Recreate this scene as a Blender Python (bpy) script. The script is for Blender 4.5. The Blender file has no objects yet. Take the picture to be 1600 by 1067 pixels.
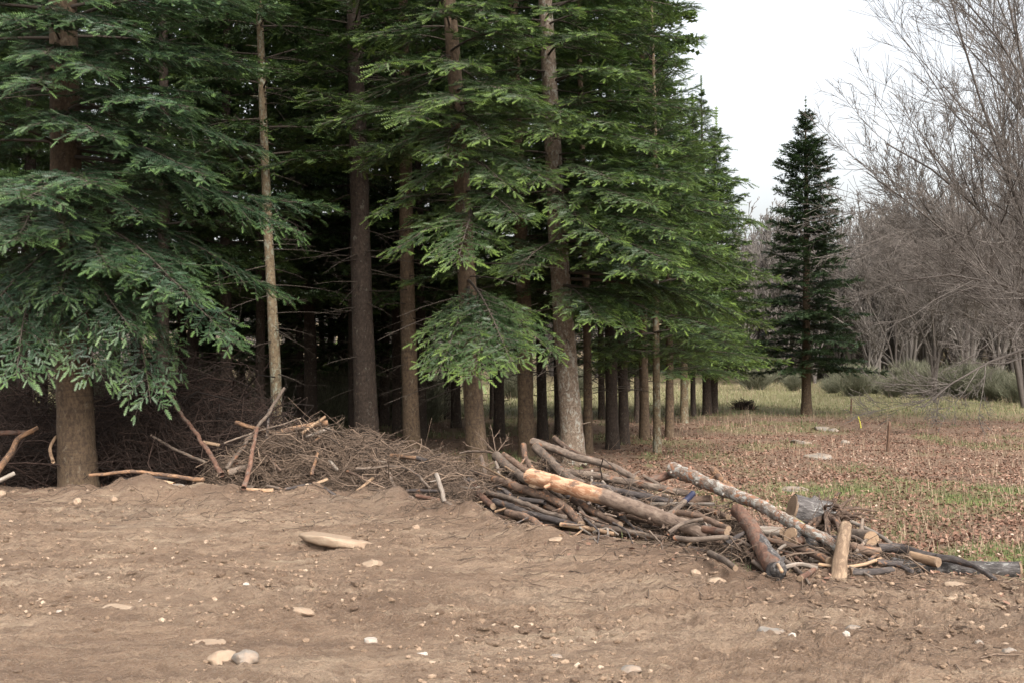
import bpy, math, random
import numpy as np
from mathutils import Matrix, Vector

# ------------------------------------------------------------------ camera, sky, sun, exposure
S = bpy.context.scene
COL = S.collection
F_PX, CX, CY, HORIZON, CAM_Z = 1800.0, 800.0, 533.5, 560.0, 1.6
PITCH = math.atan((HORIZON - CY) / F_PX)
cam_d = bpy.data.cameras.new('camera')
cam_d.sensor_width = 36.0
cam_d.lens = F_PX / 1600 * 36
cam_d.clip_start = 0.1
cam_d.clip_end = 3000
cam = bpy.data.objects.new('camera', cam_d)
COL.objects.link(cam)
cam.location = (0, 0, CAM_Z)
cam.rotation_euler = (math.pi / 2 + PITCH, 0, 0)
S.camera = cam

SUN_EL, SUN_AZ = math.radians(43), math.radians(158)      # azimuth clockwise from +Y
world = bpy.data.worlds.new('World')
S.world = world
world.use_nodes = True
wn, wl = world.node_tree.nodes, world.node_tree.links
wn.clear()
sky = wn.new('ShaderNodeTexSky'); sky.sky_type = 'NISHITA'; sky.sun_disc = False
sky.sun_elevation = SUN_EL; sky.sun_rotation = SUN_AZ
sky.dust_density = 6.0; sky.air_density = 1.2
hs = wn.new('ShaderNodeHueSaturation'); hs.inputs['Saturation'].default_value = 0.22   # overcast: the blue is veiled by cloud
hs.inputs['Value'].default_value = 1.0
bg = wn.new('ShaderNodeBackground'); bg.inputs['Strength'].default_value = 0.15
wo = wn.new('ShaderNodeOutputWorld')
wl.new(sky.outputs[0], hs.inputs['Color']); wl.new(hs.outputs[0], bg.inputs[0]); wl.new(bg.outputs[0], wo.inputs[0])
sun_d = bpy.data.lights.new('sun', 'SUN'); sun_d.energy = 1.3; sun_d.angle = math.radians(25); sun_d.color = (1, .97, .92)
sun = bpy.data.objects.new('sun', sun_d); COL.objects.link(sun)
sdir = Vector((math.sin(SUN_AZ) * math.cos(SUN_EL), math.cos(SUN_AZ) * math.cos(SUN_EL), math.sin(SUN_EL)))
sun.rotation_euler = sdir.to_track_quat('Z', 'Y').to_euler()
S.view_settings.view_transform = 'Standard'
S.view_settings.look = 'None'
S.view_settings.exposure = 1.27
S.view_settings.gamma = 1.0
S.render.engine = 'CYCLES'
S.cycles.max_bounces = 6
S.cycles.diffuse_bounces = 3
S.cycles.transparent_max_bounces = 4
S.cycles.use_denoising = True

# ------------------------------------------------------------------ helpers
cp, sp = math.cos(PITCH), math.sin(PITCH)
def P(px, py, D):
    """world point seen at photo pixel (px,py) at distance D along +Y"""
    a, b = (px - CX) / F_PX, (CY - py) / F_PX
    y, z = cp - sp * b, sp + cp * b
    k = D / y
    return np.array([a * k, D, CAM_Z + z * k])

def _hash(ix, iy, seed):
    h = (ix.astype(np.int64) * 374761393 + iy.astype(np.int64) * 668265263 + seed * 974634777) & 0x7fffffff
    h = ((h ^ (h >> 13)) * 1274126177) & 0x7fffffff
    return ((h ^ (h >> 16)) & 0xffff) / 65535.0

def vn(x, y, seed=0):
    x = np.asarray(x, float); y = np.asarray(y, float)
    ix, iy = np.floor(x), np.floor(y)
    fx, fy = x - ix, y - iy
    fx = fx * fx * (3 - 2 * fx); fy = fy * fy * (3 - 2 * fy)
    a = _hash(ix, iy, seed); b = _hash(ix + 1, iy, seed); c = _hash(ix, iy + 1, seed); d = _hash(ix + 1, iy + 1, seed)
    return (a + (b - a) * fx + (c - a) * fy + (a - b - c + d) * fx * fy) * 2 - 1

def fbm(x, y, seed=0, octv=4, gain=.5):
    s, amp, r = 0, 1.0, 1.0
    for o in range(octv):
        s = s + amp * vn(x * r + o * 17.3, y * r - o * 9.1, seed + o); amp *= gain; r *= 2.07
    return s

def sstep(a, b, x):
    t = np.clip((x - a) / (b - a), 0, 1); return t * t * (3 - 2 * t)

EX = np.array([-12, -6.2, -3.2, -1.49, -.53, .18, 1.37, 1.87, 2.93, 3.7, 6, 12])
EY = np.array([14.4, 14.2, 13.6, 13.3, 12.0, 10.5, 9.75, 8.45, 8.85, 8.3, 7.6, 7.0])
def edge_d(x, y):
    """signed distance beyond the edge of the bare dirt (positive = leaf litter side)"""
    return y - np.interp(x, EX, EY) + 0.22 * vn(x * 1.3, y * .7, 5) + 0.1 * vn(x * 4, y * 3, 6)

def ground_h(x, y, fine=True):
    x = np.asarray(x, float); y = np.asarray(y, float)
    d = edge_d(x, y)
    dirt = 1 - sstep(-.15, .35, d)
    h = 0.05 * vn(x * .35, y * .5, 11) + 0.025 * vn(x * .9, y * 1.5, 12)
    h = h * (1 - np.exp(-((y - 9) / 9) ** 2) * .2)
    berm = (.13 + .12 * vn(x * .9, y * .3, 13) + .10 * vn(x * 3.1, y * 2.6, 14) + .03 * vn(x * 9, y * 9, 15)) * np.exp(-((d + .42) / .42) ** 2) * (1 - .85 * sstep(-.3, .9, x))
    low = -0.12 * sstep(-.1, .8, d)
    hill = 7.0 * sstep(85, 170, y) + 1.2 * sstep(40, 95, y) * sstep(0, 60, x)
    h = h + berm * dirt + low + hill
    if fine:
        rut = .6 * fbm(x * 1.6, y * 4.2, 21, 3) + .8 * fbm(x * .45, y * 6.5 + .8 * vn(x * .5, y, 8), 24, 3)
        rough = .6 + .8 * sstep(-.3, .5, vn(x * .8, y * 1.4, 55))
        f = .030 * rut + rough * (.022 * fbm(x * 5, y * 9, 31, 3) + .018 * np.abs(fbm(x * 13, y * 19, 41, 3)) + .010 * fbm(x * 38, y * 42, 51, 3, .6))
        g = .03 * fbm(x * 1.2, y * 1.2, 61, 3) + .012 * fbm(x * 9, y * 9, 71, 2)
        h = h + f * dirt + g * (1 - dirt) * np.exp(-y / 60)
    return h

def gh(x, y): return float(ground_h(np.array([x]), np.array([y]), False)[0])

class Geo:
    def __init__(s): s.V = []; s.T = []; s.A = []; s.M = []; s.U = []; s.n = 0
    def add(s, V, T, a=0.0, m=0, uvw=None):
        V = np.asarray(V, float).reshape(-1, 3); T = np.asarray(T, np.int64).reshape(-1, 3)
        s.V.append(V); s.T.append(T + s.n)
        s.A.append(np.broadcast_to(np.asarray(a, float), (len(V),)))
        s.M.append(np.full(len(T), m)); s.U.append(V if uvw is None else uvw)
        s.n += len(V)
    def build(s, name, mats, parent=None, smooth=True, origin=None):
        V = np.concatenate(s.V); T = np.concatenate(s.T); A = np.concatenate(s.A); M = np.concatenate(s.M); U = np.concatenate(s.U)
        if origin is not None: V = V - np.asarray(origin)
        me = bpy.data.meshes.new(name)
        me.vertices.add(len(V)); me.vertices.foreach_set('co', V.astype(np.float32).ravel())
        me.loops.add(len(T) * 3); me.loops.foreach_set('vertex_index', T.astype(np.int32).ravel())
        me.polygons.add(len(T)); me.polygons.foreach_set('loop_start', np.arange(len(T), dtype=np.int32) * 3)
        if not isinstance(mats, (list, tuple)): mats = [mats]
        for m in mats: me.materials.append(m)
        me.polygons.foreach_set('material_index', M.astype(np.int32))
        me.polygons.foreach_set('use_smooth', np.full(len(T), smooth))
        at = me.attributes.new('shade', 'FLOAT', 'POINT'); at.data.foreach_set('value', A.astype(np.float32))
        at = me.attributes.new('luv', 'FLOAT_VECTOR', 'POINT'); at.data.foreach_set('vector', U.astype(np.float32).ravel())
        me.update(); me.validate()
        o = bpy.data.objects.new(name, me); COL.objects.link(o)
        if parent is not None: o.parent = parent
        if origin is not None: o.location = origin
        return o

def nrm(v): return v / np.maximum(np.linalg.norm(v, axis=-1, keepdims=True), 1e-9)

def tubes(g, paths, rad, sides=4, a=0.0, m=0, caps=False, noise=0.0, rng=None, seed=0):
    """paths (N,K,3), rad (N,K)"""
    paths = np.asarray(paths, float); rad = np.asarray(rad, float)
    if paths.ndim == 2: paths = paths[None]; rad = rad[None]
    N, K, _ = paths.shape
    tan = nrm(np.gradient(paths, axis=1))
    mean = nrm(paths[:, -1] - paths[:, 0])
    ref = np.where(np.abs(mean[:, 2:3]) < .8, np.array([[0, 0, 1.]]), np.array([[1., 0.2, 0]]))
    ref = ref[:, None, :].repeat(K, 1)
    u = nrm(np.cross(tan, ref)); v = np.cross(tan, u)
    ang = np.arange(sides) / sides * 2 * math.pi
    c, sn = np.cos(ang), np.sin(ang)
    off = u[:, :, None, :] * c[None, None, :, None] + v[:, :, None, :] * sn[None, None, :, None]
    R = rad[:, :, None] * np.ones(sides)
    seg = np.linalg.norm(np.diff(paths, axis=1), axis=2)
    s = np.concatenate([np.zeros((N, 1)), np.cumsum(seg, 1)], 1)
    if noise > 0:
        nz = fbm(s[:, :, None] * 6 + seed * 3.3 + 0 * R, c[None, None] * 1.3 + seed + 0 * R, seed, 3) + \
             .7 * vn(s[:, :, None] * 2.5 + seed + 0 * R, sn[None, None] * 1.3 + seed + 0 * R, seed + 9)
        R = R * (1 + noise * nz)
    V = paths[:, :, None, :] + off * R[..., None]
    uvw = np.stack([np.broadcast_to(s[:, :, None] + seed * 1.37, R.shape), c[None, None] * rad[:, :, None] + 0 * R, sn[None, None] * rad[:, :, None] + 0 * R], -1)
    V = V.reshape(-1, 3)
    i = np.arange(N)[:, None, None] * K * sides
    k = np.arange(K - 1)[None, :, None] * sides
    j = np.arange(sides)[None, None, :]; j2 = (j + 1) % sides
    A0 = i + k + j; A1 = i + k + j2; B0 = A0 + sides; B1 = A1 + sides
    T = np.stack([np.stack([A0, A1, B1], -1), np.stack([A0, B1, B0], -1)], -2).reshape(-1, 3)
    av = a if np.isscalar(a) else np.repeat(np.asarray(a), K * sides)
    g.add(V, T, av, m, uvw.reshape(-1, 3))
    if caps:
        for end in (0, K - 1):
            ring = (np.arange(N)[:, None] * K + end) * sides + np.arange(sides)[None]
            f = []
            for q in range(1, sides - 1): f.append(ring[:, [0, q, q + 1]])
            Tc = np.concatenate(f)
            g.T.append(Tc + g.n - len(V)); g.M.append(np.full(len(Tc), m))

def smooth_path(pts, K):
    pts = np.asarray(pts, float)
    if len(pts) == 2:
        t = np.linspace(0, 1, K)[:, None]; return pts[0] * (1 - t) + pts[1] * t
    s = np.concatenate([[0], np.cumsum(np.linalg.norm(np.diff(pts, axis=0), axis=1))]); s /= s[-1]
    t = np.linspace(0, 1, K)
    out = np.empty((K, 3))
    m = np.gradient(pts, s, axis=0)
    for q, tt in enumerate(t):
        i = min(np.searchsorted(s, tt, 'right') - 1, len(pts) - 2); i = max(i, 0)
        h = s[i + 1] - s[i]; w = (tt - s[i]) / h
        out[q] = ((1 + 2 * w) * (1 - w) ** 2) * pts[i] + (w * (1 - w) ** 2) * h * m[i] + (w * w * (3 - 2 * w)) * pts[i + 1] + (w * w * (w - 1)) * h * m[i + 1]
    return out

def tag(o, label=None, cat=None, group=None, kind=None):
    if label: o['label'] = label
    if cat: o['category'] = cat
    if group: o['group'] = group
    if kind: o['kind'] = kind
    return o

def empty(name, loc, rot=(0, 0, 0)):
    o = bpy.data.objects.new(name, None); COL.objects.link(o)
    o.location = loc; o.rotation_euler = rot; o.empty_display_size = .2
    return o

# ------------------------------------------------------------------ materials
class NT:
    def __init__(s, name):
        s.m = bpy.data.materials.new(name); s.m.use_nodes = True
        s.n = s.m.node_tree.nodes; s.l = s.m.node_tree.links
        s.b = s.n['Principled BSDF']; s.out = s.n['Material Output']
        s.b.inputs['Specular IOR Level'].default_value = .3
    def attr(s, name, out='Fac'):
        a = s.n.new('ShaderNodeAttribute'); a.attribute_name = name; return a.outputs[out]
    def tc(s, which='Object'): return s.n.new('ShaderNodeTexCoord').outputs[which]
    def geo(s): return s.n.new('ShaderNodeNewGeometry').outputs['Position']
    def mapping(s, v, scale=(1, 1, 1), loc=(0, 0, 0)):
        m = s.n.new('ShaderNodeMapping'); m.inputs['Scale'].default_value = scale; m.inputs['Location'].default_value = loc
        s.l.new(v, m.inputs['Vector']); return m.outputs[0]
    def noise(s, v, scale, detail=4, rough=.55, dist=0, out=0):
        t = s.n.new('ShaderNodeTexNoise'); t.inputs['Scale'].default_value = scale
        t.inputs['Detail'].default_value = detail; t.inputs['Roughness'].default_value = rough; t.inputs['Distortion'].default_value = dist
        s.l.new(v, t.inputs['Vector']); return t.outputs[out]
    def vor(s, v, scale, feature='F1', out='Distance', rnd=1):
        t = s.n.new('ShaderNodeTexVoronoi'); t.feature = feature; t.inputs['Scale'].default_value = scale; t.inputs['Randomness'].default_value = rnd
        s.l.new(v, t.inputs['Vector']); return t.outputs[out]
    def ramp(s, v, stops, interp='LINEAR'):
        r = s.n.new('ShaderNodeValToRGB'); cr = r.color_ramp; cr.interpolation = interp
        while len(cr.elements) < len(stops): cr.elements.new(.5)
        for e, (p, c) in zip(cr.elements, stops):
            e.position = p; e.color = (c if len(c) == 4 else (*c, 1)) if not np.isscalar(c) else (c, c, c, 1)
        s.l.new(v, r.inputs[0]); return r.outputs[0]
    def mix(s, f, a, b, mode='MIX'):
        m = s.n.new('ShaderNodeMix'); m.data_type = 'RGBA'; m.blend_type = mode
        for sock, val in ((m.inputs[0], f), (m.inputs[6], a), (m.inputs[7], b)):
            if hasattr(val, 'links'): s.l.new(val, sock)
            else: sock.default_value = val if np.isscalar(val) else (*val, 1)
        return m.outputs[2]
    def math(s, op, a, b=0.0):
        m = s.n.new('ShaderNodeMath'); m.operation = op
        for sock, val in zip(m.inputs, (a, b)):
            if hasattr(val, 'links'): s.l.new(val, sock)
            else: sock.default_value = val
        return m.outputs[0]
    def bump(s, h, strength=.5, dist=.02):
        b = s.n.new('ShaderNodeBump'); b.inputs['Strength'].default_value = strength; b.inputs['Distance'].default_value = dist
        s.l.new(h, b.inputs['Height']); s.l.new(b.outputs[0], s.b.inputs['Normal'])
    def rand(s): return s.n.new('ShaderNodeObjectInfo').outputs['Random']
    def done(s, col, rough=.9):
        if hasattr(col, 'links'): s.l.new(col, s.b.inputs['Base Color'])
        else: s.b.inputs['Base Color'].default_value = (*col, 1)
        if hasattr(rough, 'links'): s.l.new(rough, s.b.inputs['Roughness'])
        else: s.b.inputs['Roughness'].default_value = rough
        return s.m

def bark_mat(name, dark, mid, light, patch=None, patch_amt=.5, scale=1.0, stretch=.35, bump=.6, rings=0.0, vary=.25, patch2=None):
    t = NT(name); v = t.attr('luv', 'Vector')
    rv = t.n.new('ShaderNodeVectorMath'); rv.operation = 'ADD'
    cx = t.n.new('ShaderNodeCombineXYZ'); t.l.new(t.math('MULTIPLY', t.rand(), 37.0), cx.inputs[0])
    t.l.new(v, rv.inputs[0]); t.l.new(cx.outputs[0], rv.inputs[1]); v = rv.outputs[0]
    vs = t.mapping(v, (stretch * scale, scale, scale))
    n1 = t.noise(vs, 28, 6, .65)
    c = t.ramp(n1, [(.3, dark), (.52, mid), (.72, light)])
    n2 = t.noise(v, 5 * scale, 4, .6)
    c = t.mix(t.ramp(n2, [(.4, 0.0), (.65, .55)]), c, t.mix(.5, c, dark))
    if rings:
        w = t.noise(t.mapping(v, (1, .04, .04)), 22, 2, .5)
        c = t.mix(t.ramp(w, [(.55, 0.0), (.66, rings)]), c, dark)
    if patch is not None:
        n3 = t.noise(t.mapping(v, (.6, 1, 1)), 15 * scale, 6, .75, .6)
        c = t.mix(t.ramp(n3, [(.62 - patch_amt * .3, 0.0), (.67 - patch_amt * .3, .9)]), c, patch)
    if patch2 is not None:
        n4 = t.noise(t.mapping(v, (.6, 1, 1), (5, 3, 1)), 11 * scale, 6, .75, .6)
        c = t.mix(t.ramp(n4, [(.52, 0.0), (.58, .9)]), c, patch2)
    hv = t.n.new('ShaderNodeHueSaturation')
    t.l.new(t.math('ADD', t.math('MULTIPLY', t.rand(), vary * 2), 1 - vary), hv.inputs['Value']); t.l.new(c, hv.inputs['Color'])
    t.bump(t.math('ADD', n1, t.math('MULTIPLY', n2, .6)), bump, .02)
    return t.done(hv.outputs[0], .88)

M = {}
M['bark_brown'] = bark_mat('fir bark brown', (.04, .027, .018), (.10, .067, .041), (.155, .107, .066), (.155, .125, .088), .1, stretch=.6, rings=.45, vary=.12)
M['bark_grey'] = bark_mat('fir bark grey lichen', (.07, .048, .034), (.17, .125, .09), (.26, .21, .165), (.27, .255, .215), .3, stretch=.8, rings=.3, vary=.1)
M['bark_dark_shaded'] = bark_mat('fir bark dark with inner shade', (.018, .013, .010), (.043, .030, .022), (.08, .056, .04), (.11, .10, .08), .1, stretch=.6, rings=.3)  # dark bark with the wood's inner shade put into its colour
M['bark_tan'] = bark_mat('slender fir bark tan', (.07, .048, .028), (.17, .125, .075), (.27, .21, .13), (.24, .24, .18), .3, stretch=.8, rings=.5)
M['log_grey'] = bark_mat('log bark grey brown', (.05, .037, .03), (.135, .10, .076), (.23, .18, .14), (.22, .10, .055), .12)
M['log_brown'] = bark_mat('log bark brown', (.04, .026, .02), (.12, .078, .055), (.21, .145, .105), (.26, .13, .07), .2)
M['log_dark'] = bark_mat('log bark dark', (.022, .018, .018), (.065, .053, .048), (.14, .115, .1), (.2, .11, .065), .12)
M['log_red'] = bark_mat('log bark reddish', (.05, .027, .02), (.135, .07, .046), (.23, .13, .09), (.12, .085, .065), .35)
M['log_lichen'] = bark_mat('log bark with white lichen', (.10, .075, .06), (.17, .125, .095), (.28, .235, .19), (.33, .315, .28), .44, scale=1.3, patch2=(.26, .115, .06), bump=.9)
M['log_moss'] = bark_mat('log bark with yellow moss', (.06, .045, .03), (.16, .12, .08), (.24, .19, .13), (.24, .25, .05), .42)
M['log_pine'] = bark_mat('log bark rough grey', (.024, .021, .020), (.08, .07, .065), (.17, .155, .145), (.27, .255, .235), .15, scale=1.4, bump=1.0)
M['wood_pale'] = bark_mat('stripped pale wood', (.14, .085, .052), (.28, .19, .12), (.40, .30, .20), (.36, .2, .11), .3, stretch=.12, bump=.35)
M['wood_tan'] = bark_mat('stripped tan wood', (.11, .068, .04), (.23, .15, .092), (.34, .245, .16), (.13, .08, .05), .3, stretch=.12, bump=.4)
M['wood_orange'] = bark_mat('stripped orange wood', (.09, .05, .03), (.20, .112, .062), (.31, .195, .12), (.08, .052, .038), .45, stretch=.2, bump=.5)
M['wood_silver'] = bark_mat('weathered silver wood', (.09, .07, .055), (.2, .165, .135), (.31, .27, .225), (.18, .13, .1), .25, stretch=.12, bump=.4)
M['wood_rot'] = bark_mat('stripped weathered wood with dark streaks', (.08, .052, .034), (.24, .165, .106), (.38, .28, .19), (.13, .085, .055), .42, stretch=.2, bump=.6)
M['stake'] = bark_mat('dark stake wood', (.05, .03, .02), (.12, .07, .045), (.2, .12, .08))

def peeled_mat():
    t = NT('peeled log with bark left on one end'); v = t.attr('luv', 'Vector')
    sx = t.n.new('ShaderNodeSeparateXYZ'); t.l.new(v, sx.inputs[0])
    n1 = t.noise(t.mapping(v, (.14, 1, 1)), 34, 6, .65)
    pale = t.ramp(n1, [(.25, (.26, .135, .075)), (.5, (.45, .275, .17)), (.75, (.62, .45, .31))])
    n2 = t.noise(t.mapping(v, (.3, 1, 1)), 20, 6, .75, .8)
    c = t.mix(t.ramp(n2, [(.5, 0.0), (.57, .9)]), pale, (.27, .125, .065))
    c = t.mix(t.ramp(t.noise(t.mapping(v, (.5, 1, 1), (3, 4, 5)), 15, 4, .6), [(.6, 0.0), (.64, .8)]), c, (.12, .08, .06))
    bark = t.ramp(t.noise(t.mapping(v, (.4, 1, 1)), 30, 6, .65), [(.3, (.06, .04, .03)), (.52, (.17, .12, .09)), (.72, (.26, .2, .15))])
    edge = t.math('ADD', sx.outputs[0], t.math('MULTIPLY', t.noise(v, 9, 3), .35))
    c = t.mix(t.ramp(t.math('SUBTRACT', edge, 2.52), [(0.0, 0.0), (.06, 1.0)]), c, bark)
    t.bump(n1, .4, .015)
    return t.done(c, .75)
M['peeled'] = peeled_mat()

def end_mat(name, ring, pale, heart):
    t = NT(name); v = t.attr('luv', 'Vector')
    ln = t.n.new('ShaderNodeVectorMath'); ln.operation = 'LENGTH'; t.l.new(v, ln.inputs[0])
    r = t.math('ADD', ln.outputs['Value'], t.math('MULTIPLY', t.noise(v, 2.5, 3), .25))
    w = t.math('SINE', t.math('MULTIPLY', r, 46))
    c = t.mix(t.ramp(w, [(0.2, 0.0), (.9, .45)]), pale, ring)
    c = t.mix(t.ramp(r, [(.12, .8), (.42, 0.0)]), c, heart)
    c = t.mix(t.ramp(t.noise(v, 3.5, 5, .7), [(.45, 0.0), (.7, .6)]), c, ring)
    t.bump(w, .15, .004)
    return t.done(c, .85)
M['end_fresh'] = end_mat('sawn end fresh', (.14, .085, .05), (.29, .195, .122), (.18, .10, .06))
M['end_old'] = end_mat('sawn end weathered', (.11, .07, .045), (.24, .165, .108), (.14, .08, .05))
M['end_burnt'] = end_mat('hollow dark end', (.012, .011, .011), (.03, .027, .026), (.06, .055, .05))
M['paint_blue'] = NT('blue black paint').done((.02, .022, .045), .6)
M['yellow'] = NT('yellow plastic').done((.42, .38, .06), .6)

def needle_mat(name, dark, mid, tip):
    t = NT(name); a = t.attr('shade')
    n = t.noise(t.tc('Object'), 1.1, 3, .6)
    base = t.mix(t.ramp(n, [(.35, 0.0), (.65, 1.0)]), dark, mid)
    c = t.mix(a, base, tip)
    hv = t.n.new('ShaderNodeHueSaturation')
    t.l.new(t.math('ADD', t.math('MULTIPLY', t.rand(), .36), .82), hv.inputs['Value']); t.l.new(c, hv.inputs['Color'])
    c = hv.outputs[0]
    tr = t.n.new('ShaderNodeBsdfTranslucent'); t.l.new(c, tr.inputs[0])
    mx = t.n.new('ShaderNodeMixShader'); mx.inputs[0].default_value = .28
    m = t.done(c, .45); t.b.inputs['Specular IOR Level'].default_value = .5
    t.l.new(t.b.outputs[0], mx.inputs[1]); t.l.new(tr.outputs[0], mx.inputs[2]); t.l.new(mx.outputs[0], t.out.inputs[0])
    return m
M['needles'] = needle_mat('fir needles', (.028, .054, .021), (.058, .10, .028), (.18, .26, .052))
M['needles_blue'] = needle_mat('dark blue green fir needles', (.020, .040, .016), (.038, .066, .025), (.09, .13, .04))
M['needles_cool'] = needle_mat('cool green fir needles', (.024, .048, .026), (.045, .085, .038), (.14, .22, .062))
def twig_mat(name, a, b):
    t = NT(name); c = t.mix(t.attr('shade'), a, b); n = t.noise(t.geo(), 14, 3)
    return t.done(t.mix(t.ramp(n, [(.4, 0.0), (.7, .5)]), c, t.mix(.6, c, (.02, .015, .012))), .9)
M['twig'] = twig_mat('crown twig wood', (.04, .03, .023), (.10, .08, .062))
M['brush'] = twig_mat('brush twigs', (.034, .024, .018), (.205, .142, .10))
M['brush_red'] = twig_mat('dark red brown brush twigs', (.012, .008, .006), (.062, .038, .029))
M['bare'] = twig_mat('bare tree twigs', (.058, .047, .040), (.155, .132, .115))
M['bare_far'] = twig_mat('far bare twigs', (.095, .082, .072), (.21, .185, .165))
M['broom'] = twig_mat('broom stems', (.095, .10, .058), (.24, .23, .16))
M['weed'] = twig_mat('dry weed stems', (.16, .09, .06), (.38, .29, .2))

def dirt_mat():
    t = NT('bare dirt'); v = t.geo()
    st = t.mapping(v, (.5, 1.3, 1))
    n1 = t.noise(st, .9, 5, .6, .3)
    n2 = t.noise(t.mapping(v, (.7, 1.2, 1)), 7, 6, .7)
    n3 = t.noise(v, 60, 5, .75)
    c = t.ramp(n1, [(.3, (.26, .166, .108)), (.5, (.40, .27, .178)), (.7, (.53, .385, .268))])
    c = t.mix(t.ramp(n2, [(.36, .7), (.55, 0.0)]), c, (.185, .118, .077))
    c = t.mix(t.ramp(n3, [(.52, 0.0), (.72, .55)]), c, (.50, .40, .30))
    c = t.mix(t.ramp(n3, [(.3, .6), (.46, 0.0)]), c, (.15, .093, .06))
    n4 = t.noise(t.mapping(v, (.6, 1.6, 1)), 24, 6, .8)
    c = t.mix(t.ramp(n4, [(.36, .65), (.47, 0.0)]), c, (.16, .10, .068))
    c = t.mix(t.ramp(n4, [(.56, 0.0), (.68, .5)]), c, (.46, .36, .265))
    c = t.mix(t.ramp(t.noise(t.mapping(v, (.4, 1, 1), (4, 7, 0)), .45, 4, .55), [(.53, 0.0), (.68, .5)]), c, (.31, .27, .215))
    c = t.mix(t.attr('shade'), c, (.22, .137, .09))
    sk = t.noise(t.mapping(v, (.35, 2.6, 1)), 2.2, 6, .7, .5)
    c = t.mix(t.ramp(sk, [(.4, .55), (.52, 0.0)]), c, (.21, .135, .09))
    c = t.mix(t.ramp(sk, [(.56, 0.0), (.7, .6)]), c, (.60, .46, .32))
    vo = t.vor(v, 85)
    c = t.mix(t.ramp(vo, [(.12, .55), (.22, 0.0)]), c, (.46, .4, .33))
    h = t.math('ADD', t.math('ADD', n3, n4), t.math('MULTIPLY', n2, 1.4))
    h = t.math('ADD', h, t.ramp(vo, [(.0, .5), (.3, 0.0)]))
    t.bump(h, 1.0, .06)
    return t.done(c, .95)
def meadow_mat():
    t = NT('leaf litter ground'); v = t.geo(); g = t.attr('shade')
    n1 = t.noise(v, 38, 5, .75); n2 = t.noise(v, 3.2, 5, .65); n0 = t.noise(v, .3, 4, .6)
    c = t.ramp(n1, [(.28, (.07, .043, .028)), (.5, (.165, .105, .07)), (.72, (.29, .20, .145))])
    c = t.mix(t.ramp(n2, [(.42, 0.0), (.7, .5)]), c, (.12, .085, .055))
    gr = t.ramp(n1, [(.3, (.06, .085, .02)), (.55, (.15, .17, .05)), (.75, (.26, .24, .11))])
    c = t.mix(g, c, gr)
    t.bump(n1, .8, .03)
    return t.done(c, .95)
M['dirt'] = dirt_mat(); M['meadow'] = meadow_mat()
def ramp_attr(name, stops, rough=.8, trans=0):
    t = NT(name); c = t.ramp(t.attr('shade'), stops)
    m = t.done(c, rough)
    if trans:
        tr = t.n.new('ShaderNodeBsdfTranslucent'); t.l.new(c, tr.inputs[0])
        mx = t.n.new('ShaderNodeMixShader'); mx.inputs[0].default_value = trans
        t.l.new(t.b.outputs[0], mx.inputs[1]); t.l.new(tr.outputs[0], mx.inputs[2]); t.l.new(mx.outputs[0], t.out.inputs[0])
    return m
M['leaf'] = ramp_attr('fallen leaves', [(0, (.06, .035, .024)), (.3, (.13, .068, .043)), (.6, (.195, .105, .07)), (.85, (.26, .165, .118)), (1, (.40, .31, .235))])
M['grass'] = ramp_attr('grass', [(0, (.05, .07, .024)), (.35, (.105, .13, .048)), (.6, (.185, .18, .085)), (1, (.33, .28, .18))], .7, .25)
M['pebble'] = ramp_attr('pebbles', [(0, (.13, .085, .055)), (.45, (.24, .165, .11)), (.75, (.33, .25, .18)), (.93, (.42, .35, .28)), (1, (.55, .49, .42))], .9)
def stone_mat(name, a, b, dirt=.4):
    t = NT(name); v = t.tc('Object'); n = t.noise(v, 14, 5, .65); n2 = t.noise(v, 60, 4, .7)
    c = t.mix(t.ramp(n, [(.3, 0.0), (.7, 1.0)]), a, b)
    c = t.mix(t.ramp(t.noise(v, 9, 5, .7), [(.42, 0.0), (.6, dirt)]), c, (.27, .185, .125))
    t.bump(t.math('ADD', n, n2), .5, .01); return t.done(c, .85)
M['stone_tan'] = stone_mat('dusty tan stone', (.24, .175, .12), (.33, .25, .178), .75)
M['stone_grey'] = stone_mat('grey stone', (.15, .132, .112), (.24, .21, .178), .6)
M['stone_white'] = stone_mat('white stone', (.32, .28, .235), (.45, .40, .35), .5)

# ------------------------------------------------------------------ ground
rows = [2.0]
while rows[-1] < 26: rows.append(rows[-1] * 1.0032)
while rows[-1] < 900: rows.append(rows[-1] * 1.03)
ys = np.array([-30, -12, -4, 0.0] + rows)
NU = 1100
u = np.linspace(-1, 1, NU)
uu = .55 * u + .45 * u ** 5
GX = uu[None, :] * (np.maximum(ys, 0)[:, None] * 1.15 + 6 + np.where(ys[:, None] < 1, 20, 0))
GX = uu[None, :] * (np.maximum(ys, 2)[:, None] * 1.15 + 6)
GY = np.repeat(ys[:, None], NU, 1)
GZ = ground_h(GX, GY)
ED = edge_d(GX, GY)

def green_mask(x, y):
    """share of live grass / moss over leaf litter (0..1)"""
    a = x * 800 / np.maximum(y, 1) * 2.25 + 800        # photo column, only to lay out the patches
    g = sstep(.15, .75, fbm(x * .55 + 3, y * .4, 81, 4)) * .75
    g2 = sstep(-.1, .6, vn(x * 1.1, y * .8, 85)) * sstep(2.6, 4.2, x) * (1 - sstep(15, 19, y))
    band = sstep(30, 38, y + 1.5 * vn(x * .4, y * .1, 87)) * (1 - .4 * sstep(55, 85, y)) * .55
    moss = sstep(.2, .6, fbm(x * .8, y * .8, 91, 3)) * (1 - sstep(2, 5, x)) * .5
    g = np.maximum(np.maximum(g * .55, g2 * .95), np.maximum(band, moss))
    return np.clip(g * (1 - .35 * sstep(70, 110, y)), 0, 1)

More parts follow.
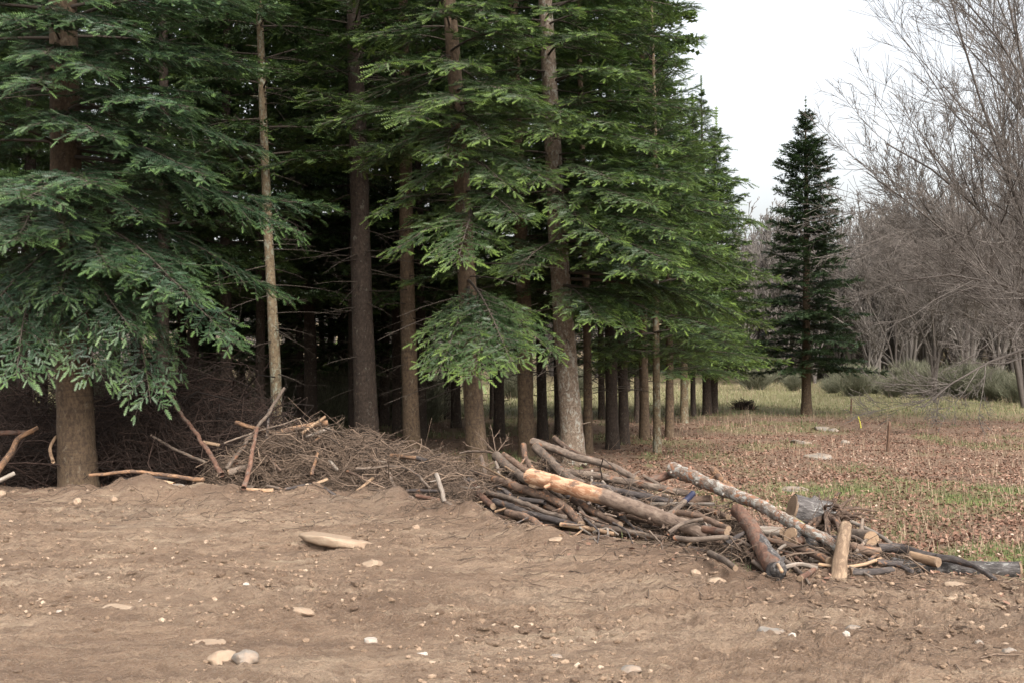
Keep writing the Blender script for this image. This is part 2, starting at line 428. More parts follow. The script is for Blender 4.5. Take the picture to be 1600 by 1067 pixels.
idx = np.arange(len(ys) * NU).reshape(len(ys), NU)
A0, A1, B0, B1 = idx[:-1, :-1], idx[:-1, 1:], idx[1:, :-1], idx[1:, 1:]
fd = (ED[:-1, :-1] + ED[1:, 1:]) / 2
allV = np.stack([GX, GY, GZ], -1).reshape(-1, 3)
damp = np.clip(sstep(-1.3, -.1, ED + .5 * fbm(GX * 1.2, GY * 1.2, 95, 3)) * .75, 0, 1)
grn = green_mask(GX, GY)
for name, sel, att, mat in (('dirt_ground', fd < 0, damp, 'dirt'), ('meadow_ground', fd >= 0, grn, 'meadow')):
    T = np.concatenate([np.stack([A0[sel], A1[sel], B1[sel]], -1), np.stack([A0[sel], B1[sel], B0[sel]], -1)])
    used, inv = np.unique(T, return_inverse=True)
    g = Geo(); g.add(allV[used], inv.reshape(-1, 3), att.reshape(-1)[used])
    tag(g.build(name, M[mat]), kind='structure')
del GX, GY, GZ, allV

# ------------------------------------------------------------------ fir crowns
def make_shoot(K, w=.30):
    V, T = [], []
    for k in range(K + 1): V.append((0, k / K, 0.0))
    for k in range(K):
        f = 1 - .35 * (k / K) - .25 * (1 - k / K) ** 3
        for sgn in (-1, 1):
            V.append((sgn * w * f, k / K + .22, .05 * (1 if k % 2 else -1.2)))
            T.append((k, k + 1, len(V) - 1) if sgn > 0 else (k + 1, k, len(V) - 1))
    n0 = len(V)
    for k in range(0, K, 2):
        V.append((.03 * (1 if k % 4 else -1), k / K + .2, .17)); T.append((k, k + 1, len(V) - 1))
    V.append((0, 1.22, .02)); V.append((.07, .95, 0)); V.append((-.07, .95, 0)); T.append((len(V) - 3, len(V) - 2, len(V) - 1))
    return np.array(V), np.array(T)
SHOOT = {0: make_shoot(9, .24), 1: make_shoot(4, .34), 2: make_shoot(3, .4)}

def add_shoots(g, pos, d, nrmv, L, tip, lod, rng):
    V0, T0 = SHOOT[lod]
    d = nrm(d); x = nrm(np.cross(d, nrmv)); z = np.cross(x, d)
    wsc = rng.uniform(.8, 1.25, len(L))
    V = pos[:, None] + (x[:, None] * (V0[None, :, 0:1] * wsc[:, None, None]) + d[:, None] * V0[None, :, 1:2] + z[:, None] * V0[None, :, 2:3]) * L[:, None, None]
    n = len(V0)
    T = (np.arange(len(L)) * n)[:, None, None] + T0[None]
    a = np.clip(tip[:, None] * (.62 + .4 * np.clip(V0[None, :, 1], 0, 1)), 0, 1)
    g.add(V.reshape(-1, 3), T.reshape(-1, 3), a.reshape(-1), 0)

def bough(g, p0, p1, arch, lod, rng, sp1=.13, sp2=.075, width=.42, hang=.16, shoot=.12, bare=.15, tipc=1.0, r0=None):
    p0 = np.asarray(p0, float); p1 = np.asarray(p1, float)
    L = np.linalg.norm(p1 - p0); n = 12
    t = np.linspace(0, 1, n)[:, None]
    side = nrm(np.cross(p1 - p0, [0, 0, 1.]))
    wig = rng.normal(0, .035) * L
    ax = p0 * (1 - t) + p1 * t + np.array([0, 0, 1.]) * arch * L * 4 * t * (1 - t) + side * wig * np.sin(t * 3.1 + rng.uniform(0, 1))
    ax[:, 2] += .05 * L * np.clip(t[:, 0] - .8, 0, 1) * 3
    r0 = r0 or (.006 + .0075 * L)
    tubes(g, ax, np.linspace(r0, .003, n), 5, .3, 1)
    m = max(6, int(L * (1 - bare) / sp1))
    for sgn in (-1, 1):
        tt = np.clip(bare + (1 - bare) * (np.arange(m) + rng.uniform(.1, .9, m)) / m, 0, .985)
        b0 = np.stack([np.interp(tt, t[:, 0], ax[:, q]) for q in range(3)], 1)
        tg = nrm(np.stack([np.interp(tt, t[:, 0], np.gradient(ax[:, q])) for q in range(3)], 1))
        up = nrm(np.array([0, 0, 1.]) - tg * tg[:, 2:3]); sd = np.cross(tg, up) * sgn
        ang = np.radians(rng.uniform(42, 68, m))[:, None]
        bl = width * L * np.clip((1 - tt), 0, 1) ** .75 * np.minimum(1, .35 + (tt - bare) / .25) * rng.uniform(.6, 1.1, m) + min(.10, L * .12)
        bl = np.minimum(bl, 1.25)
        bd = nrm(tg * np.cos(ang) + sd * np.sin(ang) + up * rng.normal(.0, .13, m)[:, None])
        hg = (hang * rng.uniform(.4, 1.5, m))
        K = 4; s = np.linspace(0, 1, K)[None, :, None]
        br = b0[:, None] + bd[:, None] * bl[:, None, None] * s - np.array([0, 0, 1.]) * (hg * bl)[:, None, None] * s ** 2
        tubes(g, br, np.linspace(.0045, .002, K)[None].repeat(m, 0) * (1 + bl[:, None] * .6), 3, .5, 1)
        cnt = np.maximum(2, (bl / sp2).astype(int))
        for sg2 in (-1, 1):
            ii = np.repeat(np.arange(m), cnt)
            st = np.concatenate([(np.arange(c) + rng.uniform(0, 1, c)) / c for c in cnt])
            st = .08 + .92 * st
            pos = b0[ii] + bd[ii] * (bl[ii] * st)[:, None] - np.array([0, 0, 1.]) * (hg[ii] * bl[ii] * st ** 2)[:, None]
            td = nrm(bd[ii] - np.array([0, 0, 1.]) * (2 * hg[ii] * st)[:, None])
            sdd = nrm(np.cross(td, up[ii])) * sg2
            an = np.radians(rng.uniform(25, 62, len(ii)))[:, None]
            d = td * np.cos(an) + sdd * np.sin(an) + rng.normal(0, .16, (len(ii), 3))
            d[:, 2] -= rng.uniform(-.12, .16, len(ii))
            ll = shoot * rng.uniform(.6, 1.3, len(ii)) * (1.15 - .35 * st)
            nn = up[ii] + rng.normal(0, .35, (len(ii), 3))
            outer = np.clip((st - .55) / .45, 0, 1) * np.clip(.35 + tt[ii], 0, 1)
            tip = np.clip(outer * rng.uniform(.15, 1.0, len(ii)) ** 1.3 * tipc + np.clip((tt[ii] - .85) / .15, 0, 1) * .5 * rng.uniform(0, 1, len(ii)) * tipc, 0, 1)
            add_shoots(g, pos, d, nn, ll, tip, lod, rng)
        endp = br[:, -1]
        add_shoots(g, endp, nrm(br[:, -1] - br[:, -2]) + rng.normal(0, .1, (m, 3)), up, shoot * rng.uniform(.9, 1.4, m), np.clip(rng.uniform(.2, 1.1, m) * tipc * (.4 + .6 * tt), 0, 1), lod, rng)
    # terminal and bough-axis shoots
    q = max(5, int(L / .06)); tt = rng.uniform(max(bare, .3), 1, q)
    b0 = np.stack([np.interp(tt, t[:, 0], ax[:, k]) for k in range(3)], 1)
    tg = nrm(p1 - p0)[None].repeat(q, 0)
    add_shoots(g, b0, tg + rng.normal(0, .45, (q, 3)), np.array([[0, 0, 1.]]).repeat(q, 0) + rng.normal(0, .3, (q, 3)), shoot * rng.uniform(.6, 1.2, q), tt ** 3 * tipc * rng.uniform(.2, 1, q), lod, rng)

def crown(seed, H, zb, R, step=.42, per=5, lod=0, hi=99, targets=(), tipc=1.0, dead=True, power=.85, elev=(-.12, .45), dense=1.0, rbase=.12, wid=.42):
    rng = np.random.default_rng(seed); g = Geo()
    z = zb
    while z < H - .25:
        f = (H - z) / (H - zb)
        r = R * f ** power * rng.uniform(.8, 1.12)
        below = 1 - np.clip((z - zb) / 1.2, 0, 1)
        high = z > hi
        nb = max(3, int(round(per * (1 if not high else .7))))
        a0 = rng.uniform(0, 6.28)
        for k in range(nb):
            a = a0 + k * 2 * math.pi / nb + rng.normal(0, .22)
            rr = r * rng.uniform(.7, 1.15)
            e = elev[0] + (elev[1] - elev[0]) * (1 - f) ** 1.3 + rng.normal(0, .07)
            p0 = np.array([0, 0, z + rng.uniform(-.12, .12)])
            p1 = p0 + np.array([math.cos(a) * rr, math.sin(a) * rr, rr * math.tan(e)])
            if high: bough(g, p0, p1, .05, 2, rng, .3, .2, .45, .2, .28, .1, tipc)
            elif lod == 0: bough(g, p0, p1, .06, 0, rng, .13 / dense, .08 / dense, .42, .15, .125 * min(1, .45 + rr * .5), .2, tipc)
            else: bough(g, p0, p1, .05, lod, rng, .2 / dense, .13 / dense, wid, .14, .17 * min(1, .3 + rr * .8), .15, tipc)
        z += step * (1.5 if high else 1) * rng.uniform(.8, 1.2)
    add_shoots(g, np.array([[0, 0, H - .5], [0, 0, H - .25], [0, 0, H]]), np.array([[0, 0.05, 1.], [0.05, 0, 1], [0, 0, 1]]), np.array([[1., 0, 0]] * 3), np.array([.3, .3, .35]), np.array([.5] * 3), min(lod, 1), rng)
    if dead:                                    # dead lower limbs, bare and fine
        n = int((zb + 2.5 - 1.3) * 6)
        for k in range(max(n, 4)):
            zz = rng.uniform(1.2, zb + 2.5); a = rng.uniform(0, 6.28); l = rng.uniform(.4, 1.0) * R * .75
            p0 = np.array([0, 0, zz]); dd = np.array([math.cos(a), math.sin(a), rng.uniform(-.25, .1)])
            tt = np.linspace(0, 1, 6)[:, None]
            ax = p0 + dd * l * tt - np.array([0, 0, .12]) * l * tt ** 2
            tubes(g, ax, np.linspace(.011, .002, 6), 4, rng.uniform(0, .8), 1)
            m = 9; ti = rng.uniform(.2, .95, m)
            b0 = p0 + dd * l * ti[:, None] - np.array([0, 0, .12]) * l * ti[:, None] ** 2
            bd = dd[None] * .6 + rng.normal(0, .45, (m, 3)); bd[:, 2] -= .1
            s = np.linspace(0, 1, 3)[None, :, None]
            bl = rng.uniform(.12, .45, m) * (1.1 - ti)
            tubes(g, b0[:, None] + bd[:, None] * bl[:, None, None] * s, np.full((m, 3), .0025), 3, .4, 1)
    for (p0, p1, kw) in targets:
        d = dict(arch=.07, lod=0, rng=rng, sp1=.095, sp2=.05, width=.40, hang=.16, shoot=.095, bare=.25, tipc=tipc); d.update(kw)
        bough(g, p0, p1, **d)
    return g

def trunk_geo(H, r, seed, flare=.35, bend=.03, sides=22):
    rng = np.random.default_rng(seed); K = 46
    z = np.concatenate([np.linspace(-.25, 1.2, 12), np.linspace(1.35, H, K - 12)])
    x = bend * np.sin(z * .5 + rng.uniform(0, 6)) * np.clip(z / 4, 0, 1); y = bend * np.cos(z * .43 + rng.uniform(0, 6)) * np.clip(z / 4, 0, 1)
    rad = r * (1 - np.clip(z, 0, H) / H) ** .8 + .01
    rad = rad * (1 + flare * np.exp(-np.clip(z + .1, 0, 9) / .28))
    g = Geo(); tubes(g, np.stack([x, y, z], 1), rad, sides, 0, 0, noise=.045, seed=seed)
    # knots / branch scars
    n = int(min(H, 8) * 5)
    zz = rng.uniform(.6, min(H, 8), n); a = rng.uniform(0, 6.28, n)
    rr = np.interp(zz, z, rad)
    dirv = np.stack([np.cos(a), np.sin(a), rng.uniform(-.1, .25, n)], 1)
    ln = rng.uniform(.01, .05, n) + rng.choice([0, .12], n, p=[.8, .2])
    base = np.stack([np.interp(zz, z, x), np.interp(zz, z, y), zz], 1) + dirv * rr[:, None] * .85
    s = np.array([0, 1.])[None, :, None]
    tubes(g, base[:, None] + dirv[:, None] * (ln + rr * .15)[:, None, None] * s, np.stack([np.full(n, .012), np.full(n, .006)], 1), 5, 0, 0, caps=True)
    return g

PROTO = {}
def proto(key):
    if key not in PROTO:
        a = {
            'mid_a': dict(seed=101, H=15, zb=2.9, R=2.3, step=.42, per=5, lod=0, hi=8.6, dense=.95),
            'mid_b': dict(seed=102, H=15, zb=3.3, R=2.2, step=.45, per=5, lod=0, hi=8.6, dense=.9),
            'inner_a': dict(seed=103, H=15, zb=3.2, R=2.1, step=.5, per=4, lod=1, hi=9.5, tipc=.5),
            'high_a': dict(seed=107, H=15, zb=5.2, R=2.2, step=.45, per=5, lod=0, hi=9, dense=.85),
            'high_b': dict(seed=108, H=15, zb=5.6, R=1.9, step=.5, per=4, lod=1, hi=9, tipc=.7),
            'inner_b': dict(seed=104, H=15, zb=3.0, R=2.2, step=.5, per=4, lod=1, hi=9.5, tipc=.5),
            'edge_a': dict(seed=105, H=11.5, zb=2.3, R=2.7, step=.36, per=6, lod=0, hi=30, dense=.85, tipc=1.25, power=.95, elev=(-.1, .7), dead=False),
            'edge_b': dict(seed=106, H=10.2, zb=1.8, R=2.3, step=.34, per=6, lod=1, hi=30, dense=1.1, tipc=1.2, power=.95, elev=(-.1, .7), dead=False),
        }[key]
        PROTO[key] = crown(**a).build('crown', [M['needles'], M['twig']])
        PROTO[key]['fresh'] = 1
    return PROTO[key]

def place_crown(key, root, scale=1.0, rot=0.0, zshift=0.0):
    p = proto(key)
    if p.get('fresh'):
        c = p; del c['fresh']
    else:
        c = p.copy(); COL.objects.link(c)
    c.parent = root; c.scale = (scale, scale, scale); c.rotation_euler = (0, 0, rot); c.location = (0, 0, zshift)
    return c

def fir(px, D, r, top, H, crown_key, bark, label, group='tall firs standing in the wood', rot=None, scale=1.0, cat='fir tree', flare=.3, zs=0.0):
    """px: photo column of the foot, D distance, top=(px,py) a point on the upper trunk giving the lean"""
    foot = P(px, HORIZON, D); x, y = foot[0], D; z0 = gh(x, y)
    tp = P(top[0], top[1], D)
    lean = math.atan2(tp[0] - x, tp[2] - z0)
    root = empty('fir_tree', (x, y, z0), (0, lean, 0))
    tag(root, label, cat, group)
    if crown_key: H = min(H, {'edge_a': 11.5, 'edge_b': 10.2}.get(crown_key, 15) * scale - .35)
    seed = int(abs(px) * 7 + D * 13)
    trunk_geo(H, r, seed, flare).build('trunk', M[bark], root)
    if crown_key is not None:
        place_crown(crown_key, root, scale, (px * 1.7 % 6.28) if rot is None else rot, zs)
    return root, np.array([x, y, z0]), lean

def to_local(root_pos, lean, p):
    d = np.asarray(p) - root_pos; c, s = math.cos(-lean), math.sin(-lean)
    return np.array([c * d[0] + s * d[2], d[1], -s * d[0] + c * d[2]])

def targets_for(root_pos, lean, lst):
    out = []
    for e in lst:
        px, py, D, z0 = e[:4]; kw = e[4] if len(e) > 4 else {}
        p1 = to_local(root_pos, lean, P(px, py, D))
        out.append((np.array([0, 0, z0]), p1, kw))
    return out

# --- the big fir at the far left
root, rp, ln = fir(124, 14.9, .235, (96, 40), 17, None, 'bark_brown', 'big fir with a thick tan brown trunk at the left edge of the dirt', flare=.12)
tg = targets_for(rp, ln, [
    (135, 300, 12.4, 3.9), (165, 225, 12.9, 4.7), (60, 205, 13.0, 4.8), (70, 95, 12.9, 5.6), (150, 120, 13.0, 5.5), (15, 390, 12.3, 3.7), (60, 140, 12.8, 5.3), (-60, 330, 12.8, 4.0),
    (300, 180, 13.0, 4.9), (255, 225, 13.6, 4.6), (418, 248, 14.2, 4.9), (330, 290, 13.2, 4.5), (475, 378, 14.3, 4.3, {'hang': .3}),
    (390, 335, 14.6, 4.4), (455, 480, 14.6, 3.7), (365, 552, 13.4, 3.3, {'arch': .12}), (300, 480, 13.0, 3.5), (235, 640, 13.6, 2.9, {'arch': .16, 'hang': .6}),
    (150, 590, 13.3, 2.8, {'arch': .1, 'hang': .6}), (170, 430, 12.9, 3.4), (20, 600, 12.9, 2.9, {'arch': .12, 'hang': .5}), (-40, 520, 13.2, 3.3), (90, 470, 13.1, 3.2, {'hang': .5}),
    (370, 10, 13.4, 6.0), (200, 60, 12.9, 6.0), (310, 100, 13.9, 5.5), (130, 10, 12.9, 6.4), (20, 40, 12.9, 5.9), (-90, 120, 13.2, 5.4), (-80, 430, 13.6, 3.6),
    (440, 20, 15.4, 6.2), (410, 120, 15.6, 5.6), (60, 540, 13.8, 3.0, {'hang': .5}), (210, 530, 13.3, 3.1, {'hang': .55}), (100, 380, 12.7, 3.8), (230, 350, 13.6, 4.0)])
crown(201, 17, 3.9, 2.9, .62, 4, 0, 8.0, tg, .8).build('crown', [M['needles_cool'], M['twig']], root)

# --- slender pale trunk, then the ranks from left to right
fir(437, 18.2, .085, (414, 200), 13, 'high_b', 'bark_tan', 'slender fir with a pale tan knotty trunk behind the sticks leaning on the brush heap', scale=.9, flare=.2)
fir(407, 24.0, .10, (404, 300), 14, 'high_b', 'bark_dark_shaded', 'thin dark fir trunk just left of the slender pale tan one')
fir(486, 26.0, .145, (482, 300), 15, 'inner_a', 'bark_dark_shaded', 'near black fir trunk between the slender pale fir and the thick brown one')
fir(575, 19.4, .195, (553, 100), 16, 'high_a', 'bark_dark_shaded', 'thick brown fir trunk standing right behind the middle of the twig heap', scale=1.0, rot=1.0)  # shaded bark here paints in the darkness of the wood's interior
fir(552, 25.0, .09, (546, 300), 14, 'inner_b', 'bark_dark_shaded', 'thin dark fir half hidden behind the left side of the thick brown trunk')
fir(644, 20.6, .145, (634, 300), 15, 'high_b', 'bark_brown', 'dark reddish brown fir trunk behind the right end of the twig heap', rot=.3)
fir(621, 27.0, .10, (616, 300), 14, 'inner_a', 'bark_dark_shaded', 'thin dark fir behind the left edge of the dark reddish brown trunk')
fir(713, 29.0, .115, (708, 300), 14, 'inner_a', 'bark_dark_shaded', 'small dark fir deep in the wood left of the brown trunk over the log pile')
r7, rp7, ln7 = fir(748, 16.0, .135, (704, 60), 15, None, 'bark_brown', 'brown fir trunk at the left end of the log pile with a bright low bough')
tg7 = targets_for(rp7, ln7, [
    (690, 592, 14.0, 2.7, {'hang': .2}), (800, 575, 14.0, 2.8, {'hang': .15}), (868, 560, 14.8, 2.7, {'hang': .2}), (745, 600, 13.7, 2.6, {'hang': .2}), (582, 342, 15.3, 4.1), (625, 398, 14.6, 3.7),
    (650, 185, 14.6, 5.3), (720, 165, 14.0, 5.2, {'hang': .15}), (830, 165, 14.0, 5.4, {'hang': .15}), (600, 240, 15.5, 4.9), (820, 350, 14.2, 4.0, {'hang': .2}), (730, 420, 13.8, 3.8), (860, 290, 14.6, 4.6), (690, 20, 14.6, 6.3), (600, 60, 15.6, 6.1), (810, 40, 14.6, 6.5), (905, 190, 14.6, 5.2, {'hang': .2}),
    (700, 255, 14.4, 4.9), (765, 225, 14.3, 5.1), (795, 300, 14.3, 4.5), (640, 300, 15.0, 4.4), (735, 110, 14.3, 5.7)])
crown(202, 15, 4.9, 2.0, .5, 4, 0, 8.0, tg7, 1.15, rbase=.1).build('crown', [M['needles'], M['twig']], r7)
fir(770, 33.0, .08, (768, 300), 14, 'inner_b', 'bark_dark_shaded', 'very thin dark fir deep between the two brown trunks above the log pile')
fir(823, 20.0, .135, (811, 260), 15, 'mid_b', 'bark_brown', 'plain brown fir trunk behind the top left of the log pile', rot=2.2)
fir(848, 24.0, .10, (842, 300), 14, 'inner_a', 'bark_dark_shaded', 'dark fir trunk close to the left side of the lichen spotted fir')
fir(873, 27.0, .085, (868, 300), 14, 'inner_b', 'bark_dark_shaded', 'slim dark fir seen between the dark trunk and the lichen spotted fir')
r9, rp9, ln9 = fir(897, 18.6, .175, (853, 60), 15.5, None, 'bark_grey', 'leaning fir with grey lichen spots on its trunk at the top of the log pile', flare=.3)
tg9 = targets_for(rp9, ln9, [
    (1062, 372, 16.6, 4.0, {'hang': .2}), (1168, 292, 17.4, 4.6), (1085, 300, 16.8, 4.7), (1215, 445, 18.0, 3.6), (1140, 400, 17.0, 3.8, {'hang': .2}), (1020, 440, 16.2, 3.5), (960, 385, 16.2, 3.9, {'hang': .2}), (940, 510, 16.6, 2.9),
    (1075, 520, 17.2, 2.9), (990, 520, 16.8, 2.9), (1160, 500, 17.8, 3.1), (800, 440, 16.6, 3.6), (1110, 180, 18.2, 5.7), (1000, 120, 16.8, 6.2), (940, 60, 16.6, 6.6), (1100, 70, 18.4, 6.8), (1010, 20, 17.4, 7.1), (1060, 240, 17.0, 5.3), (1090, 20, 18.8, 7.4), (970, 200, 16.8, 5.4), (1190, 360, 18.2, 4.2), (1200, 520, 18.6, 3.0),
    (870, 215, 16.8, 5.4), (905, 352, 16.8, 4.4), (832, 70, 17.0, 6.7), (885, 20, 17.0, 7.2), (1020, 330, 16.2, 4.4), (1100, 440, 16.6, 3.5), (1050, 420, 16.0, 3.7), (960, 290, 16.6, 4.8), (1150, 330, 17.2, 4.4),])
crown(203, 15.5, 4.4, 2.2, .48, 4, 0, 8.5, tg9, 1.15, rbase=.1).build('crown', [M['needles'], M['twig']], r9)
fir(919, 20.4, .072, (912, 300), 12, 'inner_b', 'bark_brown', 'thin brown fir trunk just right of the lichen spotted fir', scale=.85)
fir(957, 22.0, .115, (952, 300), 14, 'mid_a', 'bark_dark_shaded', 'brown fir trunk forming the left one of a close pair past the lichen spotted fir', rot=3.3, scale=.95)
fir(975, 23.2, .095, (970, 300), 14, 'inner_b', 'bark_dark_shaded', 'brown fir trunk forming the right one of a close pair past the lichen spotted fir')
fir(1007, 24.5, .095, (1004, 300), 13.5, 'mid_b', 'bark_brown', 'reddish brown fir trunk between the close pair and the thin pole like fir', rot=4.6, scale=.86)
fir(1027, 21.0, .062, (1022, 300), 11.5, 'edge_a', 'bark_tan', 'thin pole like fir trunk standing apart at the right edge of the wood', rot=.8, scale=.82)
fir(996, 31.0, .075, (994, 300), 13, 'inner_a', 'bark_dark_shaded', 'slim dark fir far back between the close pair and the reddish brown fir')
fir(940, 33.0, .09, (938, 300), 14, 'inner_b', 'bark_dark_shaded', 'dark fir far back behind the close pair of brown trunks')
fir(1069, 31.0, .10, (1066, 300), 12.5, 'edge_a', 'bark_tan', 'pale brown fir trunk left of the paired dark trunks at the meadow edge', rot=2.0, scale=.76)
fir(1083, 34.0, .07, (1082, 300), 11.5, 'edge_b', 'bark_dark_shaded', 'thin fir close to the left of the paired dark trunks at the meadow edge', scale=.9)
fir(1105, 35.0, .13, (1096, 150), 10.6, 'edge_a', 'bark_dark_shaded', 'dark fir whose pointed top shows against the sky at the end of the wood', rot=4.0, scale=.87)
fir(1115, 36.5, .12, (1118, 300), 9.5, 'edge_b', 'bark_dark_shaded', 'shorter dark fir touching the right side of the one at the end of the wood', rot=5.0, scale=.92)
fir(1046, 26.0, .09, (1046, 300), 13, 'edge_a', 'bark_brown', 'fir with a full bushy crown over the gap right of the pole like trunk', rot=5.5, scale=.68)
deep = [(-60, 19.5), (-10, 24), (40, 21), (70, 30), (120, 26), (175, 22), (220, 29), (255, 20), (300, 25), (335, 31), (355, 21.5), (450, 32), (520, 34), (590, 35), (670, 36), (740, 38), (820, 37), (890, 36), (660, 24.5), (780, 25), (320, 38), (380, 36), (420, 34), (465, 39), (505, 37), (545, 40), (620, 39), (700, 33), (140, 34), (20, 35), (210, 32), (285, 30), (325, 34), (470, 29), (535, 31), (600, 30), (655, 29.5), (40, 31), (-30, 29)]  # later entries are added to block light from behind and darken the wood
for k, (px, D) in enumerate(deep):
    fir(px, D, .09 + .02 * (k % 3), (px - 6 + 5 * (k % 3), 300), 14 + k % 3, 'inner_a' if k % 2 else 'inner_b', 'bark_dark_shaded',
        'dark fir standing deep in the shade of the wood behind the front ranks', group='firs deep in the shaded wood', rot=k * 1.3, zs=(-1.5 if k % 2 and D > 27 else 0))  # crowns lowered on far trees to shut out light behind

# --- the lone fir on the meadow
x, D = P(1260, HORIZON, 36)[0], 36.0
z0 = gh(x, D)
root = empty('fir_tree', (x, D, z0)); tag(root, 'lone dark blue green fir with a pointed top standing by itself on the meadow', 'fir tree')
trunk_geo(9.5, .15, 77, .3, .02).build('trunk', M['bark_brown'], root)
crown(301, 9.6, 1.4, 2.2, .26, 6, 1, 99, tipc=.5, dead=False, power=.78, elev=(-.03, .75), dense=1.25, wid=.3).build('crown', [M['needles_blue'], M['twig']], root)

# ------------------------------------------------------------------ bare broadleaf trees
def grow(rng, par, prad, m, t0, ang, lf, K, up, wander):
    N, KP, _ = par.shape
    L = np.linalg.norm(np.diff(par, axis=1), axis=2).sum(1)
    i = np.repeat(np.arange(N), m); t = rng.uniform(t0, 1, N * m)
    f = t * (KP - 1); k = np.minimum(f.astype(int), KP - 2); w = (f - k)[:, None]
    b = par[i, k] * (1 - w) + par[i, k + 1] * w
    tg = nrm(par[i, k + 1] - par[i, k]); r = prad[i, k] * (1 - w[:, 0]) + prad[i, k + 1] * w[:, 0]
    perp = nrm(np.cross(tg, rng.normal(0, 1, (len(i), 3))))
    an = np.radians(rng.uniform(ang[0], ang[1], len(i)))[:, None]
    d = nrm(tg * np.cos(an) + perp * np.sin(an) + np.array([0, 0, up]))
    ln = L[i] * lf * rng.uniform(.5, 1.1, len(i)) * (1.15 - .6 * t)
    out = [b]; cur = b
    for q in range(K - 1):
        d = nrm(d + rng.normal(0, wander, d.shape) + np.array([0, 0, up * .35]))
        cur = cur + d * (ln / (K - 1))[:, None]; out.append(cur)
    P_ = np.stack(out, 1)
    rr = (r * .55)[:, None] * np.linspace(1, .3, K)[None]
    return P_, np.maximum(rr, .0035)

def bare_tree(seed, stems, r0, counts=(7, 6, 5, 3), rmin=.004, up=.10, mat='bare', t0=.2):
    rng = np.random.default_rng(seed); g = Geo(); trunk = Geo()
    K = 8; ps = []
    for s in stems: ps.append(smooth_path(s, K))
    par = np.array(ps); rad = np.array([r0 * rng.uniform(.8, 1.1) * np.linspace(1, .22, K) for _ in stems])
    tubes(trunk, par, rad, 8, .2, 0, noise=.06, seed=seed)
    lf = (.45, .55, .55, .5)
    for lv, m in enumerate(counts):
        par, rad = grow(rng, par, rad, m, t0 if lv == 0 else .12, (14, 46), lf[lv], 5 if lv < 2 else 4, up if lv < 2 else up * .4, .09 + .03 * lv)
        rad = np.maximum(rad, rmin)
        tubes(g, par, rad, 5 if lv == 0 else (4 if lv == 1 else 3), rng.uniform(.1, 1, len(par)), 0)
    return trunk, g

def place_bare(px, D, seed, stems, r0, label, counts=(8, 7, 5, 4), rmin=.0045, up=.1):
    p = P(px, HORIZON, D); z0 = gh(p[0], D)
    o = np.array([p[0], D, z0])
    root = empty('bare_tree', o); tag(root, label, 'bare tree', 'leafless trees right of the meadow')
    T, G = bare_tree(seed, [[(0, 0, -.1)] + [tuple(P(a, b, c) - o) for a, b, c in s] for s in stems], r0, counts, rmin, up)
    T.build('trunk', M['bare'], root); G.build('crown', M['bare'], root)
place_bare(1690, 30, 1, [[(1660, 500, 29.5), (1590, 320, 29), (1520, 120, 29), (1470, -60, 29)], [(1650, 470, 30), (1560, 360, 29), (1470, 275, 28.5), (1385, 225, 28)],
                         [(1640, 520, 29), (1560, 440, 28), (1450, 340, 27.5), (1355, 270, 27)], [(1690, 400, 30), (1620, 200, 30), (1580, 20, 30), (1540, -160, 30)],
                         [(1650, 560, 29), (1600, 545, 27.5), (1500, 590, 27), (1440, 636, 26.5)], [(1650, 500, 28.5), (1580, 450, 27), (1490, 430, 26.5), (1400, 440, 26.5)],
 [(1650, 520, 31), (1570, 480, 32), (1500, 400, 32), (1430, 300, 32)], [(1680, 420, 31), (1640, 250, 31), (1560, 130, 31), (1500, 60, 31)],
                         [(1690, 450, 29), (1660, 300, 28.5), (1600, 120, 28), (1490, -20, 28)]],
           .07, 'wide spreading leafless tree at the right border with boughs fanning out over the meadow', (17, 11, 7), .0048)
place_bare(1600, 40, 2, [[(1600, 450, 40), (1575, 250, 40), (1540, 80, 40)], [(1580, 480, 40), (1520, 330, 39), (1440, 220, 39)], [(1570, 500, 39.5), (1500, 430, 38), (1400, 370, 38)], [(1610, 400, 40), (1620, 200, 41), (1625, 60, 41)],
                         [(1590, 520, 40), (1530, 500, 39), (1430, 480, 38)]],
           .09, 'grey leafless tree standing behind the spreading boughs of the one at the right border', (14, 11, 7), .0055)
place_bare(1510, 52, 3, [[(1508, 450, 52), (1500, 350, 52), (1485, 230, 52)], [(1490, 500, 52), (1450, 420, 52), (1400, 340, 52)], [(1530, 470, 52), (1560, 380, 52), (1580, 300, 52)]],
           .09, 'smaller leafless tree farther back above the olive broom bushes', (14, 10, 7), .009)
place_bare(1640, 22, 4, [[(1640, 560, 22), (1600, 500, 21.5), (1540, 540, 21), (1500, 570, 21)], [(1650, 500, 22), (1600, 420, 21), (1500, 360, 21), (1400, 360, 21)], [(1660, 450, 22), (1640, 280, 22), (1600, 100, 22)]],
           .022, 'thin leafless sapling nearest on the right with arching twigs', (8, 7, 5, 2), .003)

for k, (px, D, lab) in enumerate([(1400, 60, 'slight leafless tree at the left end of the scrub beside the lone fir'), (1460, 44, 'slender leafless tree rising between the lone fir and the right border'), (1560, 57, 'upright leafless tree behind the boughs at the right border'), (1620, 50, 'leafless tree cut by the right border')]):
    place_bare(px, D, 20 + k, [[(px, 540, D), (px - 10, 440, D), (px - 25, 330 - 8 * (k % 2), D)], [(px - 5, 560, D), (px - 45, 470, D), (px - 90, 380, D)], [(px + 5, 560, D), (px + 35, 460, D), (px + 55, 350, D)], [(px, 520, D), (px + 10, 400, D), (px + 5, 290, D)]], .07, lab, (11, 9, 6), .009)
